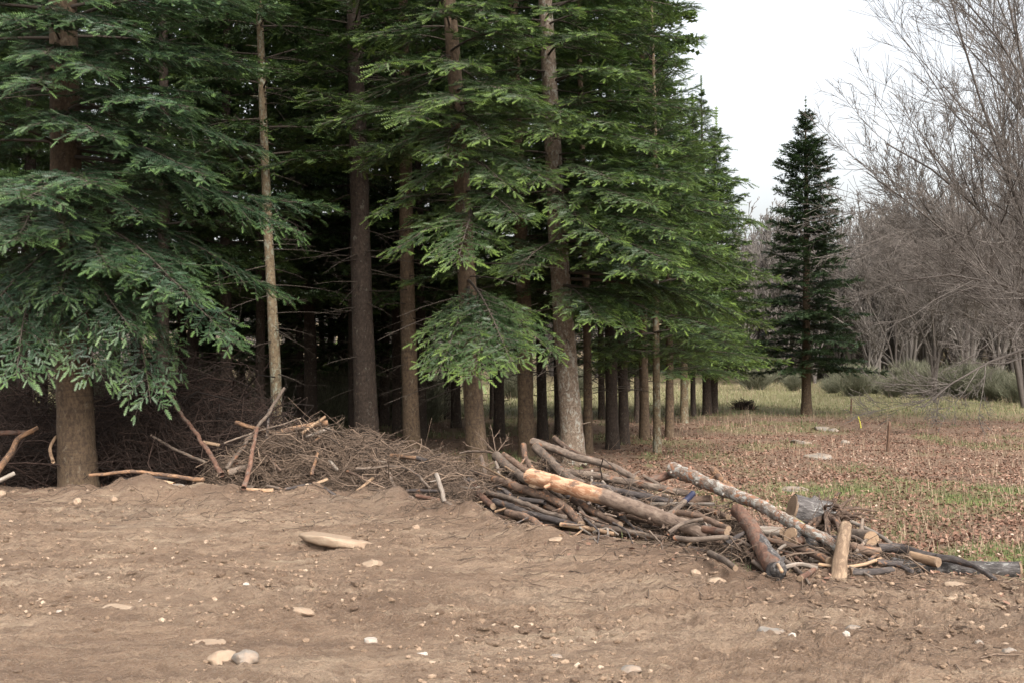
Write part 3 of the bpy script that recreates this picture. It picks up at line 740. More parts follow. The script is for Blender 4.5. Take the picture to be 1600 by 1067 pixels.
# far wood of bare trees, one mass
g = Geo(); rng = np.random.default_rng(9)
protos = []
for s in range(4):
    st = [[(0, 0, 0), (rng.normal(0, .3), rng.normal(0, .3), 4), (rng.normal(0, .8), rng.normal(0, .8), 9.5)] for _ in range(2)] + [[(0, 0, 0), (rng.normal(0, 1), rng.normal(0, 1), 3), (rng.normal(0, 2.5), rng.normal(0, 2.5), 7.5)] for _ in range(2)]
    T_, G_ = bare_tree(50 + s, st, .12, (9, 7, 5), .018, .16, t0=.12)
    V = np.concatenate(T_.V + G_.V); T = np.concatenate([np.concatenate(T_.T), np.concatenate(G_.T) + T_.n]); A = np.concatenate(T_.A + G_.A)
    protos.append((V, T, A))
for k in range(340):
    D = rng.uniform(70, 125); px = rng.uniform(-300, 1900) if k > 200 else rng.uniform(1150, 1750)
    x = P(px, 560, D)[0]; z = gh(x, D); V, T, A = protos[k % 4]; a = rng.uniform(0, 6.28); s = rng.uniform(.75, 1.12)
    R = np.array([[math.cos(a), -math.sin(a), 0], [math.sin(a), math.cos(a), 0], [0, 0, 1]]) * s
    g.add(V @ R.T + [x, D, z - .1], T, A * rng.uniform(.4, 1))
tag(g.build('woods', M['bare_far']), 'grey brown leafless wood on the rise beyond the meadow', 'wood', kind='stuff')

# far evergreens peeping out of the bare wood
for k, (px, D, lab) in enumerate([(1490, 95, 'far dark evergreen seen through the twigs of the bare trees'), (1375, 105, 'far small evergreen topping the bare wood right of the lone fir'), (980, 60, 'evergreen beyond the back of the wood'), (300, 55, 'evergreen beyond the wood behind the tall brush heap'), (560, 62, 'evergreen beyond the wood behind the thick brown trunk')]):
    fir(px, D, .14, (px, 300), 10.5, 'edge_b', 'bark_dark_shaded', lab, group='evergreens far beyond the wood', rot=k * 2.1, scale=1.0)

# broom bushes and undergrowth
def broom_geo(seed, h, n=520):
    rng = np.random.default_rng(seed); g = Geo()
    a = rng.uniform(0, 6.28, n); sp_ = np.abs(rng.normal(0, .42, n)); b = np.stack([np.cos(a) * sp_ * .35, np.sin(a) * sp_ * .35, np.zeros(n)], 1)
    ll = h * rng.uniform(.5, 1.05, n); d = nrm(np.stack([np.cos(a) * sp_, np.sin(a) * sp_, np.ones(n)], 1))
    s = np.linspace(0, 1, 4)[None, :, None]
    pth = b[:, None] + d[:, None] * ll[:, None, None] * s + rng.normal(0, .05, (n, 4, 3)) * h * s
    tubes(g, pth, np.linspace(.014, .006, 4)[None].repeat(n, 0), 3, rng.uniform(0, .6, n), 0)
    c, r = grow(rng, pth, np.full((n, 4), .012), 6, .25, (12, 40), .38, 3, .25, .12)
    tubes(g, c, np.full(r.shape, .007), 3, rng.uniform(0, 1, len(c)), 0)
    return g
bro = [broom_geo(60 + s, 1.9).build('broom_bush', M['broom']) for s in range(3)]
used = [False] * 3
spots = [(1300, 56), (1335, 52), (1362, 55), (1395, 50), (1420, 53), (1452, 49), (1478, 52), (1512, 48), (1545, 46), (1585, 45), (1375, 62), (1440, 62), (1500, 60), (1240, 60), (1180, 62), (1620, 42), (1570, 56)]
sh = [(-30, 33), (30, 40), (330, 44), (372, 38), (445, 42), (505, 39), (535, 46), (610, 44), (650, 41), (700, 48), (455, 31), (520, 30), (545, 33), (670, 31), (600, 33), (350, 32), (420, 50), (560, 52), (160, 42), (100, 48), (250, 46), (800, 50), (900, 52)]
for k, (px, D) in enumerate(spots + sh):
    o = bro[k % 3]
    if used[k % 3]: o = o.copy(); COL.objects.link(o)
    used[k % 3] = True
    x = P(px, 560, D)[0]; o.location = (x, D, gh(x, D) - .03); o.rotation_euler = (0, 0, k * 1.9); s = .55 + .6 * ((k * 37) % 10) / 10; o.scale = (s * 1.0, s * 1.0, s * (.75 if k < len(spots) else .9))
    if k < len(spots): tag(o, 'olive green broom bush in the scrub along the far side of the meadow', 'bush', 'broom bushes beyond the meadow')
    else: tag(o, 'pale green bush glimpsed between the trunks on the far side of the wood', 'bush', 'bushes behind the wood')

# ------------------------------------------------------------------ leaf litter, grass, weeds
rng = np.random.default_rng(5)
def scatter(n, y0, y1, xl, xr, power=1.0):
    y = y0 * (y1 / y0) ** (rng.uniform(0, 1, n) ** power)
    x = rng.uniform(-1, 1, n) * (y * .5 + 1.2)
    k = (x > xl) & (x < xr); return x[k], y[k]
def leaves(x, y, size):
    n = len(x); z = ground_h(x, y) + rng.uniform(.002, .03, n)
    a = rng.uniform(0, 6.28, n); tilt = rng.normal(0, .45, (n, 2)); sz = size * rng.uniform(.55, 1.25, n)
    dx = nrm(np.stack([np.cos(a), np.sin(a), tilt[:, 0]], 1)); dy = nrm(np.stack([-np.sin(a), np.cos(a), tilt[:, 1]], 1))
    nz = np.cross(dx, dy); c = np.stack([x, y, z], 1)
    sh = [(-1, 0, .25), (-.35, .55, -.05), (.45, .5, 0), (1, 0, .35), (.4, -.5, .05), (-.4, -.5, 0)]
    cu = rng.uniform(-.3, .8, n)
    V = np.stack([c + (dx * p + dy * q) * sz[:, None] + nz * (w * cu * sz)[:, None] for p, q, w in sh], 1)
    T0 = np.array([(0, 4, 5), (0, 1, 4), (1, 2, 4), (2, 3, 4)]); T0 = np.array([(0, 5, 1), (1, 5, 4), (1, 4, 2), (2, 4, 3)])
    g.add(V.reshape(-1, 3), ((np.arange(n) * 6)[:, None, None] + T0[None]).reshape(-1, 3), np.repeat(np.clip(rng.beta(2.2, 2.2, n) + .12 * vn(x, y, 3), 0, 1), 6))
g = Geo()
x, y = scatter(230000, 8.0, 42, -30, 40, .9)
keep = (edge_d(x, y) > .12) & (rng.uniform(0, 1, len(x)) < np.where(x < y * .1, .35, 1.0) * (1 - .72 * green_mask(x, y)) * (1 - .5 * sstep(28, 36, y)))
x, y = x[keep], y[keep]
leaves(x, y, .023)
x, y = scatter(900, 7.5, 14, -30, 40)                      # a few blown onto the dirt
keep = (edge_d(x, y) > -1.4) & (edge_d(x, y) < .1) & (x > 0); leaves(x[keep], y[keep], .03)
tag(g.build('leaves', M['leaf'], smooth=False), 'fallen brown beech leaves covering the meadow and the wood floor', 'leaves', kind='stuff')

def blades(x, y, h, w, shade, lean=.5):
    n = len(x); z = ground_h(x, y) - .005; a = rng.uniform(0, 6.28, n); l = rng.uniform(.1, lean, n) * h
    hh = h * rng.uniform(.5, 1.2, n); d = np.stack([np.cos(a), np.sin(a), 0 * a], 1); s = np.stack([-np.sin(a), np.cos(a), 0 * a], 1) * w[:, None]
    b = np.stack([x, y, z], 1); up = np.array([0, 0, 1.])
    mid = b + up * (hh * .6)[:, None] + d * (l * .35)[:, None]; top = b + up * hh[:, None] + d * l[:, None]
    V = np.stack([b - s, b + s, mid - s * .7, mid + s * .7, top], 1)
    T0 = np.array([(0, 1, 3), (0, 3, 2), (2, 3, 4)])
    g.add(V.reshape(-1, 3), ((np.arange(n) * 5)[:, None, None] + T0[None]).reshape(-1, 3), np.repeat(shade, 5))
g = Geo()
x, y = scatter(260000, 7.6, 75, -40, 60, .85)
gm = green_mask(x, y)
keep = (edge_d(x, y) > .05) & (rng.uniform(0, 1, len(x)) < gm ** 1.3)
x, y = x[keep], y[keep]
blades(x, y, .05 + .0012 * y + .02 * rng.uniform(0, 1, len(x)), .0018 + .00022 * y, np.clip(rng.beta(2, 3, len(x)) + .38 * sstep(28, 50, y), 0, 1))
tag(g.build('grass', M['grass'], smooth=False), 'short green grass in patches among the leaf litter and on the far meadow', 'grass', kind='stuff')
g = Geo()
n = 9000; y = 9.5 * (70 / 9.5) ** rng.uniform(0, 1, n); x = rng.uniform(-.1, .55, n) * y
k = (edge_d(x, y) > .3) & (vn(x * .4, y * .25, 99) + rng.normal(0, .3, n) > -.1); x, y = x[k], y[k]
blades(x, y, .14 + .0045 * y, .0016 + .00010 * y, rng.uniform(0, 1, len(x)), .7)
tag(g.build('weeds', M['weed'], smooth=False), 'thin dry weed stems standing on the leaf strewn meadow', 'weeds', kind='stuff')

# ------------------------------------------------------------------ stones
def icos(sub=3):
    import bmesh
    bm = bmesh.new(); bmesh.ops.create_icosphere(bm, subdivisions=sub, radius=1)
    V = np.array([v.co[:] for v in bm.verts]); T = np.array([[v.index for v in f.verts] for f in bm.faces]); bm.free(); return V, T
I1, I3 = icos(1), icos(4)
def stone(px, py, wpx, hpx, mat, label, name='stone', flat=0, seed=None, depth=1.0, group=None, cat=None, dz=0.0, ang=.55):
    seed = seed or int(px * 3 + py)
    rng = np.random.default_rng(seed)
    D = 6.0
    for _ in range(30):
        p = P(px, py, D); zz = gh(p[0], D)
        D = max(3.5, min(60, D + (p[2] - zz) * F_PX / max(py - HORIZON, 8) * .7))
    p = P(px, py, D); w = wpx * D / F_PX / 2; h = hpx * D / F_PX / 2
    V, T = I3
    nv = nrm(V + 0)
    f = 1 + .16 * vn(nv[:, 0] * 1.6 + seed, nv[:, 1] * 1.6 + nv[:, 2] * 2, seed) + .05 * vn(nv[:, 0] * 5 + seed, nv[:, 1] * 5 + nv[:, 2] * 4, seed + 1)
    Q = nv * f[:, None]
    for _ in range(5):                                     # chip flat facets
        dn = nrm(rng.normal(0, 1, 3)); m = rng.uniform(.62, .9); pr = Q @ dn; Q = Q - dn[None] * np.clip(pr - m, 0, 9)[:, None] * .85
    if flat: Q = np.sign(Q) * np.abs(Q) ** [.72, .72, .8]
    Q = Q * [w * 1.12, w * 1.12 * depth, max(h * 1.3, w * (.12 if flat else .25))]
    if flat: Q[:, 2] = np.clip(Q[:, 2], -9, h * .9)
    g = Geo(); g.add(Q, T)
    gz = float(ground_h(p[0] + np.linspace(-w, w, 5), D + np.zeros(5)).mean()); o = g.build(name, M[mat]); o.location = (p[0], D, gz + h * (.02 if flat else .3) + dz); o.rotation_euler = (rng.normal(0, .08), rng.normal(0, .08), rng.uniform(-ang, ang))
    tag(o, label, cat or 'stone', group)
    return o
ST = [
 (527, 851, 98, 17, 'stone_tan', 'large flat dusty slab lying on the dirt in front of the twig heap', 1),
 (348, 1040, 46, 24, 'stone_tan', 'dark edged boulder half sunk in the dirt at the bottom of the photo', 0),
 (384, 1045, 40, 22, 'stone_grey', 'grey boulder touching the right side of the half sunk one at the bottom', 0),
 (583, 882, 32, 10, 'stone_tan', 'low rounded stone just right of and below the large flat slab', 0),
 (589, 769, 19, 15, 'stone_white', 'white angular stone on the dirt ridge at the foot of the twig heap', 0),
 (1205, 984, 42, 13, 'stone_grey', 'flat pale grey stone flush with the dirt below the burnt log end', 1),
 (1334, 984, 26, 11, 'stone_grey', 'oval grey stone on open dirt straight below the upright post', 0),
 (985, 1050, 30, 12, 'stone_grey', 'grey stone near the bottom border below the middle of the log pile', 0),
 (1578, 1027, 22, 12, 'stone_grey', 'rounded grey stone at the lower right corner', 0),
 (1323, 1008, 11, 8, 'stone_white', 'small white pebble below the oval grey stone', 0),
 (1087, 896, 16, 12, 'stone_tan', 'pale stone on the dirt slope left of the burnt log end', 0),
 (1120, 908, 26, 12, 'stone_tan', 'dusty stone on the slope close right of the pale one', 0),
 (1495, 913, 30, 9, 'stone_tan', 'flat cream stone in the dirt under the long bark covered log', 1),
 (1484, 945, 28, 8, 'stone_tan', 'flat cream stone farther down the dirt from the bark covered log', 1),
 (1466, 893, 17, 17, 'stone_tan', 'upright cream stone leaning against the bark covered log', 0),
 (580, 997, 20, 8, 'stone_white', 'bright white flat stone in the middle of the lower dirt', 1),
 (181, 951, 42, 9, 'stone_tan', 'long low stone on the left part of the dirt', 1),
 (531, 917, 26, 9, 'stone_tan', 'small domed stone below the large flat slab', 0),
 (474, 962, 30, 9, 'stone_tan', 'pale low stone between the domed one and the bottom', 0),
 (92, 959, 10, 6, 'stone_white', 'tiny white stone on the left part of the dirt', 0),
 (385, 926, 9, 5, 'stone_white', 'tiny white stone right of the left middle of the dirt', 0),
 (121, 786, 13, 11, 'stone_tan', 'rounded cobble on the bank right in front of the big left trunk', 0),
 (178, 776, 12, 9, 'stone_tan', 'cobble on the bank right of the big left trunk', 0),
 (3, 774, 14, 11, 'stone_tan', 'cobble cut by the left border on the dirt bank', 0),
 (272, 769, 26, 7, 'stone_grey', 'flat grey stone on the bank below the long tan branch', 1),
 (650, 830, 12, 8, 'stone_tan', 'small stone right of the large flat slab', 0),
 (880, 832, 10, 8, 'stone_white', 'white stone tucked under the front edge of the log pile', 0),
 (868, 846, 20, 7, 'stone_tan', 'flat stone in front of the left half of the log pile', 1),
 (330, 1000, 46, 8, 'stone_tan', 'long flat stone above the pair of boulders at the bottom', 1),
 (1238, 1008, 12, 7, 'stone_white', 'small pale stone below the flat pale grey one', 0),
 (1530, 1010, 12, 8, 'stone_grey', 'small grey stone left of the rounded one in the lower corner', 0),
 (1210, 1032, 22, 10, 'stone_tan', 'dusty stone near the bottom border below the burnt log end', 0),
 (660, 1030, 16, 9, 'stone_white', 'pale stone near the bottom border right of the boulder pair', 0),
 (870, 1028, 16, 7, 'stone_grey', 'small grey stone near the bottom below the left half of the log pile', 0),
 (1278, 716, 38, 11, 'stone_grey', 'flat grey rock lying in the leaves behind the stump', 1),
 (1250, 692, 30, 8, 'stone_grey', 'mossy low rock in the leaves farther back from the flat grey rock', 1),
 (1285, 672, 26, 9, 'stone_grey', 'left rock of a dark little cluster in the middle of the meadow', 0),
 (1302, 674, 16, 7, 'stone_grey', 'right rock of a dark little cluster in the middle of the meadow', 0),
 (1243, 764, 36, 7, 'stone_grey', 'thin slate grey rock in the leaves just above the stump', 1),
 (1320, 692, 14, 6, 'stone_grey', 'small rock in the leaves between the cluster and the brown stake', 0),
]
for s in ST: stone(*s[:6], flat=s[6], group='stones lying about')

rng = np.random.default_rng(15)
def pebbles(n, y0, y1, r0, r1, name, label, emb=.3, mat='pebble', pw=9, thr=-.1, sq=1.0):
    g = Geo(); V0, T0 = I1
    y = y0 * (y1 / y0) ** rng.uniform(0, 1, n); x = rng.uniform(-1, 1, n) * (y * .5 + .8)
    cl = fbm(x * .9, y * 1.6, 44, 3) + rng.normal(0, .45, n)
    k = (edge_d(x, y) < 0.05) & (cl > thr); x, y = x[k], y[k]; n = len(x)
    r = r0 + (r1 - r0) * rng.uniform(0, 1, n) ** pw
    z = ground_h(x, y) + r * (.5 - emb)
    sc = r[:, None] * np.stack([rng.uniform(.8, 1.5, n), rng.uniform(.8, 1.3, n), rng.uniform(.5, .9, n) * sq], 1)
    a = rng.uniform(0, 6.28, n); ca, sa = np.cos(a), np.sin(a)
    V = V0[None] * (1 + rng.normal(0, .14, (n, len(V0), 1))) * sc[:, None]
    X = V[..., 0] * ca[:, None] - V[..., 1] * sa[:, None]; Y = V[..., 0] * sa[:, None] + V[..., 1] * ca[:, None]
    V = np.stack([X + x[:, None], Y + y[:, None], V[..., 2] + z[:, None]], -1)
    g.add(V.reshape(-1, 3), ((np.arange(n) * len(V0))[:, None, None] + T0[None]).reshape(-1, 3), np.repeat(np.clip(rng.beta(1.5, 3.6, n), 0, 1) if mat == 'pebble' else rng.uniform(0, .5, n), len(V0)))
    tag(g.build(name, M[mat], smooth=False), label, 'gravel', kind='stuff')
pebbles(70000, 4.6, 15, .002, .022, 'gravel', 'fine gravel and crumbs of soil strewn over the bare dirt')

pebbles(60000, 4.6, 15, .004, .038, 'soil', 'broken clods of soil lying over the bare dirt', .45, 'dirt', 5, .5, .8)

# ------------------------------------------------------------------ logs, branches, sticks
FX = [-100, 0, 370, 600, 720, 830, 900, 1050, 1150, 1230, 1400, 1600, 1700]
FY = [762, 765, 772, 775, 800, 838, 845, 858, 885, 903, 893, 905, 905]
def surf_D(px, py, k):
    fy = np.interp(px, FX, FY); D0 = CAM_Z * F_PX / (fy - HORIZON)
    return D0 + max(fy - py, -20) * k
count = [0]
def wood(pts, w0, w1, mat, label, name='log', k=.016, dD=0.0, ends=None, cat=None, group=None, sides=None, stubs=0, noise=.06, wmid=None, sink=0.0):
    """pts: photo points (px,py[,extra depth]); w: thickness in photo pixels"""
    count[0] += 1; seed = count[0]
    Q = []
    for p in pts:
        D = surf_D(p[0], p[1], k) + dD + (p[2] if len(p) > 2 else 0)
        Q.append(P(p[0], p[1], D))
    Q = np.array(Q)
    for q in Q:                                            # nothing sinks below the ground
        zmin = gh(q[0], q[1]) + .01
        if q[2] < zmin: q[2] = zmin
    Q[-1, 2] -= sink
    Dm = Q[:, 1].mean(); L = np.linalg.norm(np.diff(Q, axis=0), axis=1).sum()
    K = int(np.clip(L / .05, 6, 44)); path = smooth_path(Q, K)
    r = np.interp(np.linspace(0, 1, K), [0, .5, 1], [w0, wmid if wmid else (w0 + w1) / 2, w1]) / 2 * Dm / F_PX
    big = max(w0, w1) > 9
    rg = np.random.default_rng(seed)
    path = path + np.cumsum(rg.normal(0, .0016 if big else .0022, path.shape), 0) * (L / .8)
    org = path[0].copy()
    g = Geo(); sides = sides or (16 if big else 8)
    tubes(g, path, r, sides, 0, 0, caps=(ends is None), noise=noise, seed=seed)
    ns = stubs if stubs else (int(L * 3) if big else int(L * 1.5))
    if ns:
        ii = rg.integers(1, K - 1, ns); tn = nrm(np.gradient(path, axis=0))[ii]
        pd = nrm(np.cross(tn, rg.normal(0, 1, (ns, 3)))); ln = r[ii] * rg.uniform(1.15, 1.6, ns) + rg.choice([0, .05], ns, p=[.85, .15])
        s = np.array([0, 1.])[None, :, None]
        tubes(g, path[ii][:, None] + (pd + tn * .35)[:, None] * ln[:, None, None] * s, np.stack([r[ii] * .38, r[ii] * .2], 1), 6, 0, 0, caps=True)
        sl = np.concatenate([[0], np.cumsum(np.linalg.norm(np.diff(path, axis=0), axis=1))])[ii] + seed * 1.37
        uv = np.array(g.U[-1]); uv[:, 0] += np.repeat(sl, 12); g.U[-1] = uv
    o = g.build(name, M[mat], origin=org)
    tag(o, label, cat or name, group)
    if ends:
        for which, em in ends:
            c = path[0] if which == 0 else path[-1]; rr = (r[0] if which == 0 else r[-1]) * 1.0
            d = nrm(path[0] - path[1]) if which == 0 else nrm(path[-1] - path[-2])
            ref = np.array([0, 0, 1.]) if abs(d[2]) < .8 else np.array([1., 0, 0]); a_ = nrm(np.cross(d, ref)); b_ = np.cross(d, a_)
            n = 20; ang = np.arange(n) / n * 2 * math.pi
            V = [c + d * .004]; U = [(0, 0, 0)]
            for f in (.5, .97, 1.03):
                for t in ang:
                    V.append(c + (a_ * math.cos(t) + b_ * math.sin(t)) * rr * f + d * (.004 if f < 1 else -.012)); U.append((math.cos(t) * f, math.sin(t) * f, 0))
            T = [(0, 1 + (q + 1) % n, 1 + q) for q in range(n)]
            for lv in range(2):
                for q in range(n):
                    i0 = 1 + lv * n + q; i1 = 1 + lv * n + (q + 1) % n; T += [(i0, i1, i1 + n), (i0, i1 + n, i0 + n)]
            ge = Geo(); ge.add(np.array(V) - org, T, 0, 0, np.array(U, float))
            ge.build('cut_end', M[em], o, smooth=False)
    return o, path, r

GP = 'logs and branches of the long pile'
wood([(828, 743), (905, 766), (1000, 792), (1060, 811), (1108, 829, .15)], 28, 19, 'peeled', 'thick pale peeled log with orange blotches lying across the front of the pile', dD=-.45, ends=[(0, 'end_fresh')], group=GP, wmid=25)
LOGS = [
 ([(832, 690), (872, 703), (902, 716), (960, 733), (1002, 753)], 13, 9, 'log_grey', 'long grey branch with a knotty elbow running along the top of the pile', 'log'),
 ([(866, 684), (888, 701), (920, 717)], 8, 7, 'log_brown', 'short stick with a reddish tip poking up at the top of the pile', 'branch'),
 ([(837, 699), (858, 718), (885, 742), (910, 756)], 14, 12, 'log_grey', 'bent grey log with a red sawn tip dropping behind the pale peeled log', 'log'),
 ([(818, 695), (821, 713), (833, 732)], 9, 8, 'log_brown', 'short curved stub with an orange tip standing up on the pile', 'branch'),
 ([(775, 711), (791, 727), (812, 744), (832, 758)], 15, 12, 'log_grey', 'thick curved branch coming down from the twigs at the left of the pile', 'log'),
 ([(787, 710), (830, 737)], 9, 9, 'log_brown', 'straight brown branch lying on the thick curved one left of the peeled log', 'branch'),
 ([(755, 744), (803, 758), (835, 770), (878, 790), (905, 818)], 14, 11, 'log_brown', 'long wavy brown log passing under the peeled one from the left end of the pile', 'log'),
 ([(884, 736), (925, 743), (985, 754), (1083, 771)], 12, 10, 'log_grey', 'long straight grey green pole behind the peeled log', 'log'),
 ([(925, 756), (1000, 772), (1055, 783)], 10, 9, 'log_dark', 'dark pole parallel to and right behind the peeled log', 'log'),
 ([(742, 760), (754, 775), (772, 790)], 10, 9, 'log_red', 'short reddish bent branch at the left end of the pile', 'branch'),
 ([(752, 713), (757, 735), (755, 766)], 6, 6, 'log_grey', 'upright grey peg at the left end of the pile', 'branch'),
 ([(775, 721), (780, 748)], 5, 5, 'wood_silver', 'small pale upright peg right of the grey one', 'stick'),
 ([(732, 770), (765, 771), (805, 784), (840, 794), (888, 809)], 8, 7, 'log_grey', 'thin grey pole bearing a pale stripped patch low on the left of the pile', 'branch'),
 ([(773, 783), (800, 792), (861, 811), (905, 820)], 11, 8, 'log_dark', 'dark log with one pale chip near its left end low on the pile', 'log'),
 ([(811, 779), (852, 784)], 8, 7, 'log_dark', 'short charred billet with a yellow cut end under the wavy log', 'log'),
 ([(793, 800), (830, 811), (851, 832)], 12, 11, 'log_brown', 'brown bent log resting on the dirt at the lower left of the pile', 'log'),
 ([(895, 779), (930, 802), (968, 821)], 12, 9, 'log_brown', 'brown log slanting down from under the middle of the peeled log', 'log'),
 ([(925, 780), (960, 795), (985, 818)], 7, 5, 'log_grey', 'forked grey stick just in front of the peeled log', 'branch'),
 ([(876, 819), (915, 824), (960, 832)], 7, 6, 'wood_tan', 'pale ended stick lying on the dirt before the pile', 'stick'),
 ([(927, 819), (1000, 834), (1040, 842)], 9, 8, 'log_grey', 'grey pole along the bottom front of the pile', 'log'),
 ([(859, 761), (882, 782)], 9, 8, 'log_grey', 'stub between the peeled log and the wavy brown one', 'branch'),
 ([(905, 793), (914, 805), (928, 816)], 6, 5, 'log_grey', 'little crooked stick below the peeled log', 'stick'),
 ([(995, 757), (1054, 739)], 12, 13, 'log_red', 'reddish log propping the high end of the lichen covered log', 'log'),
 ([(1044, 832), (1072, 816), (1107, 810)], 7, 6, 'log_grey', 'arched grey branch over the right end of the peeled log', 'branch'),
 ([(1055, 840), (1083, 843), (1110, 840), (1138, 838)], 8, 7, 'log_grey', 'curved grey branch lying at the foot of the pile before the arched one', 'branch'),
 ([(1085, 792), (1110, 797), (1139, 807)], 9, 8, 'log_brown', 'brown branch running into the dark hollow under the lichen log', 'branch'),
 ([(1017, 787), (1070, 788), (1117, 787)], 6, 5, 'wood_silver', 'thin straight silver stick level across the pile under the lichen log', 'stick'),
 ([(1062, 783), (1111, 778)], 11, 10, 'log_brown', 'stubby brown log behind the stick with the blue end', 'log'),
 ([(1109, 864), (1128, 874), (1149, 888)], 10, 8, 'log_grey', 'short grey branch on the mossy patch left of the burnt log', 'branch'),
 ([(1060, 800), (1090, 806), (1140, 826)], 9, 9, 'log_brown', 'brown branch pressed under the arched grey one', 'branch'),
 ([(960, 800), (1010, 812), (1060, 830)], 10, 8, 'log_brown', 'dull brown log under the far end of the peeled log', 'log'),
 ([(1100, 826), (1135, 832)], 12, 10, 'log_red', 'stripped reddish chunk at the right foot of the pile', 'log'),
 ([(1186, 829), (1223, 831)], 14, 14, 'wood_silver', 'split silver grey billet wedged beside the sawn yellow end', 'log'),
 ([(1180, 842), (1215, 846), (1238, 853), (1262, 862), (1296, 879)], 8, 12, 'log_brown', 'dark crooked branch crossing behind the top of the burnt log', 'branch'),
 ([(1212, 869), (1219, 856), (1229, 850)], 4, 5, 'wood_silver', 'small pale twig stub rising right of the burnt log', 'stick'),
 ([(1224, 886), (1252, 881), (1276, 887)], 7, 6, 'wood_silver', 'arched silver branch right of the burnt log end', 'branch'),
 ([(1279, 881), (1310, 886), (1345, 882), (1375, 872)], 5, 5, 'wood_pale', 'thin cream stick curving past the foot of the upright post', 'stick'),
 ([(1262, 857), (1296, 872)], 5, 5, 'wood_silver', 'thin silver stick left of the upright post', 'stick'),
 ([(1330, 814), (1362, 828), (1392, 847)], 6, 6, 'wood_silver', 'slate grey stick sloping down behind the round sawn log', 'stick'),
 ([(1333, 853), (1352, 860), (1374, 861)], 14, 13, 'log_brown', 'smooth brown log under the round sawn log', 'log'),
 ([(1330, 893), (1362, 893), (1395, 889)], 11, 9, 'log_dark', 'dark log half buried in dirt right of the upright post', 'log'),
 ([(1424, 867), (1466, 878)], 14, 14, 'wood_tan', 'smooth tan log between the root like branch and the bark covered log', 'log'),
 ([(1372, 878), (1400, 882), (1425, 893)], 6, 7, 'log_dark', 'tangle like dark root bit beside the stone under the bark log', 'branch'),
 ([(1236, 808), (1264, 827), (1298, 846)], 8, 11, 'log_moss', 'branch coated in yellow moss under the stump', 'branch'),
 ([(1250, 903), (1262, 896), (1272, 889)], 9, 7, 'log_red', 'short reddish billet on the dirt left of the upright post', 'log'),
 ([(1240, 845), (1253, 843)], 13, 12, 'log_red', 'stub with a dark red end right below the sawn yellow end', 'log'),
 ([(1005, 742, -.2), (1040, 762)], 5, 4, 'log_grey', 'thin stick under the high end of the lichen log', 'stick'),
 ([(925, 735), (925, 760)], 4, 4, 'wood_silver', 'tiny white peg standing on the straight grey pole', 'stick'),
 ([(718, 708), (745, 703), (775, 706), (800, 722), (815, 742)], 3, 5, 'log_grey', 'thin whippy branch arching over the left end of the pile', 'branch'),
]
for pts, w0, w1, mat, lab, nm in LOGS:
    fresh = [(0, 'end_fresh')] if ('cut' in lab or 'sawn tip' in lab or 'reddish tip' in lab) else ([(0, 'end_old'), (1, 'end_old')] if max(w0, w1) >= 9 else None)
    front = np.mean([p[0] for p in pts]) > 1030 and np.mean([p[1] for p in pts]) > 805
    wood(pts, w0 * 1.08, w1 * 1.08, mat, lab, nm, ends=fresh, group=GP, dD=(-.55 if pts[0][0] < 1150 else -.28) if front else 0)
o, pth, rr = wood([(1083, 770), (1052, 798), (1030, 811)], 9, 9, 'log_grey', 'branch stub with its upper end painted dark blue', 'branch', dD=-.35, group=GP, ends=[(0, 'paint_blue'), (1, 'end_old')])
g = Geo(); tubes(g, pth[:4] - pth[0], rr[:4] * 1.06, 14, caps=True); g.build('painted_tip', M['paint_blue'], o)
wood([(1053, 732), (1100, 757), (1145, 778), (1196, 803), (1226, 820), (1290, 856), (1318, 872, .1)], 26, 15, 'log_lichen', 'big log flecked with white lichen sloping down to the stump', dD=-.25, ends=[(0, 'end_old'), (1, 'end_old')], group=GP, noise=.09, wmid=20, stubs=14)
wood([(1114, 733), (1126, 748), (1142, 766)], 11, 15, 'wood_orange', 'splintered orange stub leaning on the lichen log', dD=-.15, group=GP, noise=.18, stubs=8)
o, pth, rr = wood([(1153, 798), (1180, 833), (1201, 872), (1216, 897)], 25, 28, 'log_red', 'short thick log with a hollow black burnt end pointing at the dirt', dD=-.3, ends=[(0, 'end_old'), (1, 'end_burnt')], group=GP, noise=.07)
wood([(1182, 838), (1203, 873), (1215, 893)], 20, 25, 'log_pine', 'slab of grey bark riding on the burnt ended log', 'bark_slab', dD=-.38, cat='bark', group=GP)
wood([(1200, 858), (1213, 880), (1220, 893)], 4, 6, 'wood_pale', 'cream splinter lying along the burnt ended log', 'stick', dD=-.56, group=GP)
wood([(1235, 837), (1275, 851, .35)], 27, 22, 'log_pine', 'log whose broad yellow sawn end faces the dirt below the lichen log', dD=-.35, ends=[(0, 'end_fresh')], group=GP)
wood([(1321, 822), (1316, 858, -.1), (1308, 902, -.1)], 20, 27, 'wood_rot', 'thick bare post standing upright out of the dirt at the right end of the pile', 'post', dD=-.18, ends=[(0, 'end_old')], group=GP, noise=.09, k=.006, sink=.1)
wood([(1362, 842), (1332, 836, .35)], 24, 24, 'log_grey', 'round sawn log showing its ringed end right of the upright post', dD=-.3, ends=[(0, 'end_fresh')], group=GP)
wood([(1372, 856), (1405, 857), (1424, 863), (1456, 871), (1495, 877), (1525, 888), (1553, 905)], 17, 6, 'log_dark', 'long root like dark branch snaking along the bark covered log', 'branch', dD=-.32, group=GP, noise=.14, stubs=6)
wood([(1395, 880), (1425, 886), (1490, 888), (1594, 891)], 20, 26, 'log_pine', 'long bark covered grey log at the far right end of the pile', dD=-.02, ends=[(1, 'end_old')], group=GP, noise=.07, wmid=25)

